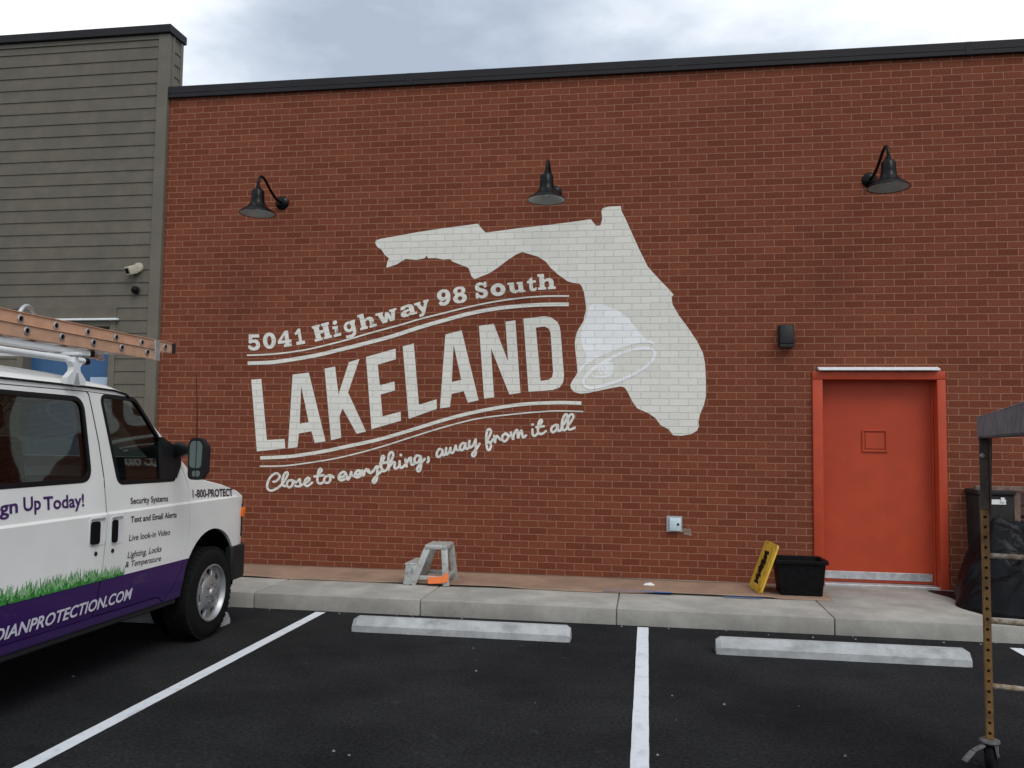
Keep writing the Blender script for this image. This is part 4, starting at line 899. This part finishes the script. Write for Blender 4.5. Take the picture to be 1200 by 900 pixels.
# front end
bp_ = MB()
def plan(y_front, wdt): return y_front
outl = [(-1.005, -2.60), (-1.0, -2.40), (-.965, -2.30), (-.80, -2.225), (0, -2.19), (.80, -2.225), (.965, -2.30), (1.0, -2.40), (1.005, -2.60), (.93, -2.60), (.88, -2.38), (0, -2.28), (-.88, -2.38), (-.93, -2.60)]
bp_.prism(outl, lambda u, v, d: (VX+u*1.0, v, d), .395, .685); bpo = bp_.build('front_bumper', M['plastic'], van, 40)
bvm = bpo.modifiers.new('soften', 'BEVEL'); bvm.width = .018; bvm.segments = 2; bvm.limit_method = 'ANGLE'
MB().box(VX-.62, VX+.62, -2.31, -2.27, .70, 1.0, .01, 2).build('grille', M['black'], van)
for sg in (1, -1):
    hl = MB(); hl.hexa([(VX+sg*.64, -2.30, .73), (VX+sg*.985, -2.40, .75), (VX+sg*.9, -2.52, .75), (VX+sg*.64, -2.42, .73), (VX+sg*.64, -2.28, 1.02), (VX+sg*.985, -2.39, 1.035), (VX+sg*.9, -2.50, 1.035), (VX+sg*.64, -2.40, 1.02)], .01)
    ho = hl.build('headlight', M['plastic'], van)
    MB().hexa([(VX+sg*.66, -2.278, .76), (VX+sg*.86, -2.335, .77), (VX+sg*.86, -2.36, .77), (VX+sg*.66, -2.31, .76), (VX+sg*.66, -2.265, .99), (VX+sg*.86, -2.325, .995), (VX+sg*.86, -2.35, .995), (VX+sg*.66, -2.30, .99)]).build('headlight_lens', M['lens'], ho)
    MB().hexa([(VX+sg*.90, -2.345, .92), (VX+sg*.996, -2.375, .92), (VX+sg*.996, -2.43, .92), (VX+sg*.90, -2.40, .92), (VX+sg*.90, -2.335, 1.0), (VX+sg*.996, -2.365, 1.0), (VX+sg*.996, -2.42, 1.0), (VX+sg*.90, -2.39, 1.0)], .004).build('indicator_lens', M['amber'], ho)
MB().box(VX-.95, VX+.95, -7.99, -7.88, .42, .60, .02, 2).build('rear_bumper', M['plastic'], van)
an = on(230, 440, 0, -3.62); ab = on(232, 512, 0, -3.62)
MB().tube([(-3.62, ab.y, 1.30), (-3.62, ab.y, 1.34), (-3.62, (an.y+ab.y)/2, (an.z+ab.z)/2), (-3.62, an.y, an.z)], [.011, .006, .003, .002], 8).build('antenna', M['black'], van)
# drip rail
dr = MB(); dr.tube([(prof(sample(y)[1])+.008, y, sample(y)[1]-.004) for y in [-4.02, -4.06, -4.12, -4.18, -4.3, -4.45, -5.2, -6, -7, -7.75]], .0065, 8); dr.build('drip_rail', M['seal'], vbody)
sh = MB(); sh.box(prof(.42)-.075, prof(.42)-.012, -6.0, -3.40, .355, .415, .01); sh.build('sill', M['plastic'], vbody)
ub = MB(); ub.box(VX-.8, VX+.8, -7.5, -3.45, .30, .398); ub.box(VX-.6, VX+.6, -3.44, -2.5, .26, .46); ub.tube([(VX-.8, HUBY, HUBZ), (VX+.8, HUBY, HUBZ)], .05); ub.tube([(VX-.8, HUBY-3.5, HUBZ), (VX+.8, HUBY-3.5, HUBZ)], .06); ub.build('underbody', M['black'], van)
# wheels
def wheel(xo, y, sg):
    w_ = .225; xi = xo-sg*w_
    tyr = [(.215, xi), (.30, xi-sg*.004), (.335, xi+sg*.008), (TR-.004, xi+sg*.028), (TR, xi+sg*.045)]
    for i in range(5):
        a = xi+sg*(.045+i*.0275); tyr += [(TR, a), (TR, a+sg*.020), (TR-.009, a+sg*.0212), (TR-.009, a+sg*.0263)]
    tyr += [(TR, xo-sg*.045), (TR-.004, xo-sg*.028), (.335, xo-sg*.008), (.30, xo+sg*.004), (.25, xo+sg*.002), (.222, xo-sg*.004), (.215, xo-sg*.02)]
    base = xo; T_ = [(r, h-base) for r, h in tyr]
    ty = MB(); ty.lathe(T_, (base, y, HUBZ), 'X', 48)
    for k in range(44):        # tread blocks on both shoulders
        a = 2*pi*k/44
        for hx in (-.030, -w_+.030):
            c_, s_ = cos(a), sin(a); r0, r1 = TR-.012, TR+.003
            da = .05
            q = lambda r, aa, h_: (base+sg*h_, y+r*cos(aa), HUBZ+r*sin(aa))
            ty.hexa([q(r0, a-da, hx-.016), q(r0, a+da, hx-.016), q(r0, a+da, hx+.016), q(r0, a-da, hx+.016), q(r1, a-da, hx-.014), q(r1, a+da, hx-.014), q(r1, a+da, hx+.014), q(r1, a-da, hx+.014)])
    t_ = ty.build('wheel', M['tyre'], van, 30)
    rim = MB(); rim.lathe([(.223, -.004*sg), (.226, .006*sg), (.216, .009*sg), (.208, 0), (.198, -.030*sg), (.188, -.034*sg), (.188, -.05*sg), (.205, -.06*sg), (.21, -.15*sg)], (base, y, HUBZ), 'X', 48)
    rim.lathe([(0, .022*sg), (.030, .022*sg), (.036, .018*sg), (.042, .006*sg), (.075, .0), (.125, -.008*sg), (.138, -.020*sg), (.138, -.045*sg), (0, -.045*sg)], (base, y, HUBZ), 'X', 40)
    for k in range(7):
        a = 2*pi*k/7+.2
        q = lambda r, da, h_: (base+sg*h_, y+r*cos(a+da), HUBZ+r*sin(a+da))
        rim.hexa([q(.12, -.30, -.045), q(.12, .30, -.045), q(.195, .24, -.055), q(.195, -.24, -.055), q(.12, -.26, -.012), q(.12, .26, -.012), q(.195, .20, -.028), q(.195, -.20, -.028)], .006)
    rim.build('rim', M['rim'], t_)
    MB().lathe([(.0, -.09*sg), (.205, -.09*sg), (.205, -.10*sg), (0, -.10*sg)], (base, y, HUBZ), 'X', 32).build('wheel_shade_disc', M['black'], t_)  # black disc stands in for the shade behind the wheel openings
    for k in range(7):
        lu = MB(); a = 2*pi*k/7+.2+pi/7; lu.lathe([(0, .012*sg), (.009, .011*sg), (.0115, .004*sg), (.0115, -.012*sg), (0, -.012*sg)], (base, y+.072*cos(a), HUBZ+.072*sin(a)), 'X', 10); lu.build('lug_nut', M['caster'], t_)
for y in (HUBY, HUBY-3.5): wheel(-3.462, y, 1); wheel(-5.478, y, -1)
wwl = MB(); wwl.prism(ell(HUBY+.01, .44, .425, .425, 32), yz, -3.758, -3.745)
A_ = [R(-12+204*i/40) for i in range(41)]; wwl.grid([[(x, HUBY+.01+.4275*cos(a), .44+.4275*sin(a)) for x in (-3.744, -3.50)] for a in A_])
wwl.build('wheel_well', M['black'], vbody)
# cabin
ins = MB(); ins.box(VX-.9, VX+.9, -7.7, -3.4, .951, .965); ins.hexa([(VX-.9, -3.9, .966), (VX+.9, -3.9, .966), (VX+.9, -3.42, .966), (VX-.9, -3.42, .966), (VX-.88, -3.75, 1.26), (VX+.88, -3.75, 1.26), (VX+.88, -3.44, 1.30), (VX-.88, -3.44, 1.30)], .02)
ins.build('dashboard', M['interior'], van)
for sx_ in (.45, -.45):
    MB().box(VX+sx_-.24, VX+sx_+.24, -4.62, -4.2, .966, 1.08, .04, 3).build('seat_cushion', M['seat'], van)
    sbk = MB(); mt = Matrix.Translation((VX+sx_, -4.66, 1.05)) @ Matrix.Rotation(R(12), 4, 'X'); sbk.box(-.24, .24, -.06, .06, 0, .56, .05, 3, mt); sbk.box(-.14, .14, -.045, .045, .60, .78, .04, 3, mt); sbk.tube([mt @ Vector((-.06, 0, .52)), mt @ Vector((-.06, 0, .64))], .008); sbk.tube([mt @ Vector((.06, 0, .52)), mt @ Vector((.06, 0, .64))], .008)
    sbk.build('seat_back', M['seat'], van)
sw_ = MB(); ringp = [(VX-.45+.19*cos(a), -3.98+.19*sin(a)*.45, 1.24+.19*sin(a)*.9) for a in [2*pi*i/28 for i in range(29)]]; sw_.tube(ringp, .013, 8); sw_.tube([(VX-.64, -3.98, 1.24), (VX-.26, -3.98, 1.24)], .012); sw_.tube([(VX-.45, -3.98, 1.24), (VX-.45, -3.8, 1.12)], .02); sw_.build('steering_wheel', M['black'], van)
pt = MB()                                        # wire partition behind the seats
for i in range(34):
    for sg in (1, -1):
        a = Vector((VX-.85+i*.05, -4.95, 1.30)); b = Vector((VX-.85+i*.05+sg*.5, -4.95, 1.86))
        if a.x < VX+.85 and VX-.9 < b.x < VX+.88: pt.tube([a, b], .0035, 5)
pt.box(VX-.87, VX+.87, -4.965, -4.935, 1.27, 1.30); pt.box(VX-.87, VX+.87, -4.97, -4.94, .966, 1.269)
pt.build('wire_partition', M['caster'], van)
shv = MB()
for z in (1.2, 1.45): shv.box(VX-.92, VX-.55, -7.0, -5.05, z, z+.02)
shv.build('cargo_shelf', M['caster'], van)
for (cx_, y, z, sx_, sz_, c) in ((-.72, -5.5, 1.22, .16, .12, 'yellow'), (-.72, -5.25, 1.22, .14, .16, 'label'), (-.72, -5.9, 1.47, .2, .14, 'cover'), (-.7, -6.3, 1.22, .22, .14, 'orange')):
    MB().box(VX+cx_-.12, VX+cx_+.12, y-sx_/2, y+sx_/2, z+.002, z+sz_, .01).build('cargo_box', M[c], van)
# lettering on the side
def text(body_txt, pA, pB, cap, m_, parent, name, shear=0, bold=0.0, drop=0):
    cu = bpy.data.curves.new('t', 'FONT'); cu.body = body_txt; cu.size = 1; cu.shear = shear; cu.offset = bold; cu.resolution_u = 3; cu.fill_mode = 'FRONT'
    o = bpy.data.objects.new('t', cu); COL.objects.link(o); dg = bpy.context.evaluated_depsgraph_get(); me = bpy.data.meshes.new_from_object(o.evaluated_get(dg)); bpy.data.objects.remove(o)
    xs = [v.co.x for v in me.vertices]; x0, x1 = min(xs), max(xs)
    (ya, za), (yb, zb) = VAN(*pA), VAN(*pB); s = (yb-ya)/(x1-x0)
    cu2 = .729; src = bmesh.new(); src.from_mesh(me); seen = set(); isl = []
    for v in src.verts:                         # one mesh per word
        if v in seen: continue
        st_k = [v]; grp = []; seen.add(v)
        while st_k:
            q = st_k.pop(); grp.append(q)
            for e_ in q.link_edges:
                o2 = e_.other_vert(q)
                if o2 not in seen: seen.add(o2); st_k.append(o2)
        isl.append((min(a.co.x for a in grp), max(a.co.x for a in grp), grp))
    isl.sort(key=lambda t: t[0]); words = []; end = -9
    for lo_, hi_, g in isl:
        if lo_-end > .13 or not words: words.append([])
        words[-1] += g; end = max(end, hi_)
    for wd in words:
        mb = MB(); mp_ = {}
        for v in wd:
            u = (v.co.x-x0)/(x1-x0); yy = ya+(yb-ya)*u; zz = za+(zb-za)*u+v.co.y/cu2*cap; mp_[v] = mb.b.verts.new((prof(zz)+.0022, yy, zz))
        ws = set(wd)
        for f in src.faces:
            if f.verts[0] in ws: mb.b.faces.new([mp_[v] for v in f.verts])
        mb.build(name, m_, parent)
    src.free()
def cap_at(pbase, ptop): return VAN(*ptop)[1]-VAN(*pbase)[1]
c1 = cap_at((30, 598.4), (30, 581.8))
yS = VAN(98.5, 593.2); yG = VAN(1.2, 604.5)
for wd_, a, b in (('Sign', (-17, 606.6), (20.8, 600.2)), ('Up', (27.3, 598.8), (47.8, 596.4)), ('Today!', (51, 597.6), (98.5, 593))): text(wd_, a, b, c1, M['purple_text'], cdo, 'lettering', bold=.024)
for s_, a, b, tp_, sh_ in (('Security Systems', (152.9, 590.6), (196.8, 587.2), (153.5, 583), 0), ('Text and Email Alerts', (152.9, 612.4), (206.7, 606.0), (153.5, 605), 0), ('Live look-in Video', (151, 634), (199, 626.6), (151.5, 626.4), .08), ('Lighting, Locks', (149, 654.2), (189, 646.0), (149.8, 646.6), .22), ('& Temperature', (146.3, 665.2), (188.3, 657.2), (147, 658), .22)):
    text(s_, a, b, cap_at(a, (a[0], tp_[1])), M['black_text'], fdo, 'lettering', shear=sh_, bold=.018 if sh_ == 0 else .008)
text('1-800-PROTECT', (225.7, 583), (272.7, 580.9), cap_at((226, 583), (226, 573.4)), M['black_text'], vbody, 'lettering', bold=.022)
text('GUARDIANPROTECTION.COM', (-62, 771), (154.5, 700.8), cap_at((0.7, 746), (1.5, 730.5)), M['lilac_text'], cdo, 'web_lettering', shear=.25, bold=.022)
# printed grass
for nm, mm, cnt, hs, off, seed in (('grass_print', M['grassd'], 520, 1.0, .0022, 1), ('grass_highlight_print', M['grassl'], 200, .8, .0034, 2)):
    gm = MB(); rg = random.Random(seed)
    y0, y1 = -6.0, VAN(144, 671)[0]
    tris = []
    for i in range(cnt):
        f = rg.random()**.9; y = y0+(y1-y0)*f; fade = min(1, (y1-y)/.5+.12)
        h_ = (.035+.075*rg.random()**2)*hs*(.35+.65*fade); lean = rg.uniform(-.035, .05); w_ = rg.uniform(.004, .009); zz0 = .680 if nm == 'grass_print' else rg.uniform(.69, .72)
        o2 = off+(i % 23)*.00004
        tris.append([(prof(.7)+o2, y-w_, zz0), (prof(.7)+o2, y+w_, zz0), (prof(.7)+o2, y+lean+.002, zz0+h_), (prof(.7)+o2, y+lean-.001, zz0+h_*.97)])
    for q in tris: gm.b.faces.new([gm.b.verts.new(p) for p in q])
    if nm == 'grass_print':
        top = [(y0+(y1-.25-y0)*i/60, .70+.02*random.random()+.012*(1-i/60)) for i in range(61)]
        gm.grid([[(prof(.7)+.0012, y, .680), (prof(.7)+.0012, y, z)] for y, z in top])
    gm.build(nm, mm, cdo)
# roof rack (bolted on)
rk = MB(); RY1 = -4.46
rk.tube([(-3.575, RY1, 2.085), (-3.575, -7.4, 2.085)], .021, 14)
rack = rk.build('roof_rack', M['vanwhite'], van)
MB().tube([(-5.365, RY1, 2.085), (-5.365, -7.4, 2.085)], .021, 14).build('side_tube', M['vanwhite'], rack)
MB().box(-3.68, -3.61, -7.3, -4.34, 2.128, 2.163, .004).build('side_tube', M['vanwhite'], rack)
MB().box(-4.9, -4.84, -7.3, -4.30, 2.128, 2.165, .004).build('side_tube', M['vanwhite'], rack)
for y in (-4.62, -5.7, -6.9):
    MB().box(-5.45, -3.50, y-.022, y+.022, 2.108, 2.127, .004).build('crossbar', M['vanwhite'], rack)
    for sg in (1, -1):
        xf = VX+sg*(wside(1.93)+.02)
        ft = MB(); ft.prism([(y-.085, 1.925), (y+.085, 1.925), (y+.085, 1.965), (y+.035, 2.01), (y+.03, 2.035), (y+.055, 2.066), (y-.055, 2.066), (y-.03, 2.035), (y-.035, 2.01), (y-.085, 1.965)], yz, xf-.02, xf+.02)
        ft.bar((xf-.01, y, 2.02), (xf-.01, y, 2.1), .05, .03, (0, 1, 0)); ft.build('rack_foot', M['vanwhite'], rack)
        MB().hexa([(xf+sg*.021-.003, y-.03, 1.92), (xf+sg*.021+.003, y-.03, 1.92), (xf+sg*.021+.003, y+.03, 1.92), (xf+sg*.021-.003, y+.03, 1.92), (xf+sg*.021-.003, y-.006, 2.0), (xf+sg*.021+.003, y-.006, 2.0), (xf+sg*.021+.003, y+.006, 2.0), (xf+sg*.021-.003, y+.006, 2.0)]).build('clamp_plate', M['plate'], rack)
for xx in (-3.575, -5.365): MB().tube([(xx, RY1-.03, 2.085), (xx, RY1+.012, 2.085)], .0235, 14).build('end_cap', M['black'], rack)
for xx, yy in ((-3.645, -4.34), (-4.87, -4.30)): MB().box(xx-.038, xx+.038, yy-.03, yy+.012, 2.126, 2.165, .003).build('end_cap', M['black'], rack)


# ================================================================== extension ladder on the rack
lad = thing('extension_ladder', (-3.8, -5.5, 2.18), 'orange fibreglass extension ladder lying on the roof rack of the white van', 'ladder')
def rail(x, y0, y1, zc, h_, sg, name):
    r_ = MB(); fl = .03
    r_.box(x-.003, x+.003, y1, y0, zc-h_/2, zc+h_/2); r_.box(min(x+sg*.011, x-sg*fl), max(x+sg*.011, x-sg*fl), y1, y0, zc+h_/2+.0005, zc+h_/2+.0055, .001); r_.box(min(x+sg*.004, x-sg*fl), max(x+sg*.004, x-sg*fl), y1, y0, zc-h_/2-.0055, zc-h_/2-.0005, .001)
    return r_.build(name, M['ladder'], lad)
B1, F1, TAIL = -3.62, -3.335, -7.9
rail(-3.595, B1, TAIL, 2.214, .068, 1, 'base_rail'); rail(-4.045, B1, TAIL, 2.214, .068, -1, 'base_rail')
rail(-3.645, F1, TAIL+.4, 2.292, .068, 1, 'fly_rail'); rail(-4.005, F1, TAIL+.4, 2.292, .068, -1, 'fly_rail')
ry = on(30.7, 387.3, 0, -3.595).y; fy = on(25, 374, 0, -3.635).y
for (yy, xa, xb, zc, yend) in ((ry, -3.598, -4.042, 2.218, B1), (fy, -3.648, -4.002, 2.290, F1)):
    k = -9
    while yy+k*.305 < yend-.05:
        y = yy+k*.305; k += 1
        rg = MB(); rg.tube([(xa, y, zc), (xb, y, zc)], .0155, 12); rg.build('rung', M['rung'], lad)
        cp_ = MB(); cp_.lathe([(.025, .0), (.026, .007), (.022, .010), (.0165, .0105), (.0165, .003), (0, .003)], (xa+.003, y, zc), 'X', 18); cp_.build('rung_collar', M['rung'], lad)
        hc = MB(); hc.lathe([(0, .0035), (.0155, .0035), (.0155, .0055), (0, .0055)], (xa+.003, y, zc), 'X', 16); hc.build('rung_bore_shade', M['black'], lad)  # black disc drawn for the shade inside the hollow rung end
for xx in (-3.5915, -4.0485): MB().box(xx-.0085, xx+.0085, B1-.055, B1+.012, 2.168, 2.315, .003).build('guide_bracket', M['rung'], lad)
for xx in (-3.6465, -3.9935): MB().box(xx-.0185, xx+.0185, F1-.02, F1+.012, 2.252, 2.332, .004).build('end_cap', M['plastic'], lad)
hk = on(36, 363.5, 0, -3.85); hm = MB(); hm.tube(smooth_pts([(-3.85, hk.y-.12, 2.325), (-3.85, hk.y-.06, hk.z+.01), (-3.85, hk.y, hk.z+.012), (-3.85, hk.y+.05, 2.33)], 5), .014, 10); hm.build('rung_lock', M['rung'], lad)

# ================================================================== rolling scaffold at the right
PV = Vector((1.688, -4.76, 0)); TH = R(-15); SM = rotz(PV, TH)
e1 = Vector((cos(TH), sin(TH), 0)); e2 = Vector((sin(TH), -cos(TH), 0))
e2 = Vector((-sin(-TH)*1, -cos(TH), 0))
sf = thing('rolling_scaffold', PV, 'rolling scaffold with a mustard perforated post and rusty rungs standing on the asphalt', 'scaffold')
ZP0, ZP1 = .165, 1.75; PW = .036
def post(px_, py_, holes=True):
    b = MB(); h = PW/2
    b.box(PV.x+px_-h, PV.x+px_+h, PV.y+py_-h, PV.y+py_+h, ZP0, ZP1, .004, 2)
    me = mesh_of(b)
    c = MB(); c.box(PV.x+px_-h+.004, PV.x+px_+h-.004, PV.y+py_-h+.004, PV.y+py_+h-.004, ZP0-.01, ZP1+.01); me = boolean(me, mesh_of(c), 'DIFFERENCE')
    c = MB(); z = ZP0+.03
    while z < ZP1-.05: c.tube([(PV.x+px_, PV.y+py_-.05, z), (PV.x+px_, PV.y+py_+.0, z)], .0078, 12); z += .0508
    me = boolean(me, mesh_of(c), 'DIFFERENCE')
    o = MB(); o.b.from_mesh(me); bmesh.ops.transform(o.b, matrix=SM, verts=o.b.verts)
    o.build('post', M['rust'], sf)
FWD, LEN = .74, 1.85
for pxx in (0, FWD):
    for pyy in (0, -LEN): post(pxx, pyy)
def T_(p): return SM @ (PV+Vector(p))
for pyy in (0, -LEN):
    for z in (1.068, .744, .424): MB().tube([T_((PW/2, pyy, z)), T_((FWD-PW/2, pyy, z))], .0135, 12).build('rung', M['rusttube'], sf)
for pxx in (0, FWD):
    b = MB()
    s_ = -1 if pxx == 0 else 1
    b.box(PV.x+pxx-.026, PV.x+pxx+.0265, PV.y-LEN-.06, PV.y+.02, 1.658, 1.665, .002, 1, SM); b.box(PV.x+pxx-.026, PV.x+pxx+.0265, PV.y-LEN-.06, PV.y+.03, 1.760, 1.767, .002, 1, SM)
    b.box(PV.x+pxx-.003+.0255, PV.x+pxx+.0275, PV.y-LEN-.06, PV.y+.03, 1.6655, 1.7595, 0, 1, SM); b.box(PV.x+pxx-.0285, PV.x+pxx-.0235, PV.y-LEN-.06, PV.y-.03, 1.6655, 1.7595, 0, 1, SM)
    b.build('side_rail', M['greysteel'], sf)
    for pyy, sg in ((0, -1), (-LEN, 1)):
        c = MB(); c.prism([(pyy+sg*-.028, 1.657), (pyy+sg*.13, 1.657), (pyy+sg*.115, 1.60), (pyy+sg*.030, 1.28), (pyy+sg*-.028, 1.27)], lambda u, v, d: SM @ Vector((PV.x+pxx+d, PV.y+u, v)), .0235, .0285)
        if pyy == 0: c.box(PV.x+pxx-.0205, PV.x+pxx+.0205, PV.y-.0225, PV.y-.0185, 1.30, 1.656, .001, 1, SM)
        c.build('bracket', M['darksteel'], sf)
        d = MB(); d.lathe([(0, -.012), (.01, -.01), (.011, 0), (0, 0)], T_((pxx-.008, pyy-.0235, 1.57)), 'Y', 12); d.build('pin', M['plate'], sf)
dk = MB(); dk.box(PV.x+.03, PV.x+FWD-.03, PV.y-LEN-.03, PV.y+.0, 1.735, 1.758, .003, 1, SM); dk.build('deck', M['greysteel'], sf)
for pxx in (0, FWD):
    for pyy in (0, -LEN):
        c = T_((pxx, pyy, 0)); cs = MB()
        cs.lathe([(0, .165), (.026, .165), (.045, .160), (.047, .150), (.040, .142), (0, .142)], c, 'Z', 24)
        wd = Vector((.55, .83, 0)).normalized(); wn = Vector((-wd.y, wd.x, 0)); wc = c+wd*.035+Vector((0, 0, .078))
        for sg in (1, -1):
            o_ = wn*.026*sg; p0 = c+o_
            cs.hexa([wc+o_-wd*.018-Vector((0, 0, .012)), wc+o_+wd*.018-Vector((0, 0, .012)), wc+o_*1.14+wd*.018-Vector((0, 0, .012)), wc+o_*1.14-wd*.018-Vector((0, 0, .012)), p0-wd*.03+Vector((0, 0, .1415)), p0+wd*.036+Vector((0, 0, .1415)), p0+o_*.14+wd*.036+Vector((0, 0, .1415)), p0+o_*.14-wd*.03+Vector((0, 0, .1415))], .002)
        cs.tube([wc-wn*.034, wc+wn*.034], .008, 10)
        co = cs.build('caster', M['caster'], sf)
        tw = MB(); pr_ = [(.0, -.021), (.055, -.021), (.070, -.018), (.0765, -.010), (.0765, .010), (.070, .018), (.055, .021), (0, .021)]
        def fn(t_):
            rings = []
            for r, h in pr_:
                if r < 1e-6: rings.append([t_.verts.new(wc+wn*h)])
                else: rings.append([t_.verts.new(wc+wn*h+(wd*cos(2*pi*k/28)+Vector((0, 0, 1))*sin(2*pi*k/28))*r) for k in range(28)])
            for a, b in zip(rings, rings[1:]):
                for k in range(28):
                    g = []
                    for vv in (a[k % len(a)], a[(k+1) % len(a)], b[(k+1) % len(b)], b[k % len(b)]):
                        if vv not in g: g.append(vv)
                    t_.faces.new(g)
            bmesh.ops.recalc_face_normals(t_, faces=t_.faces[:])
        tw._sub(fn); tw.build('caster_wheel', M['tyre'], co)
        lv_ = MB(); q0 = c-wd*.025+Vector((-.02, 0, .138)); lv_.bar(q0, q0+Vector((-.055, -.01, -.028)), .03, .010, (0, 0, 1), .002); lv_.bar(q0+Vector((-.056, -.01, -.03)), q0+Vector((-.105, -.03, -.075)), .034, .009, (0, 0, 1), .002); lv_.build('brake_lever', M['caster'], co)
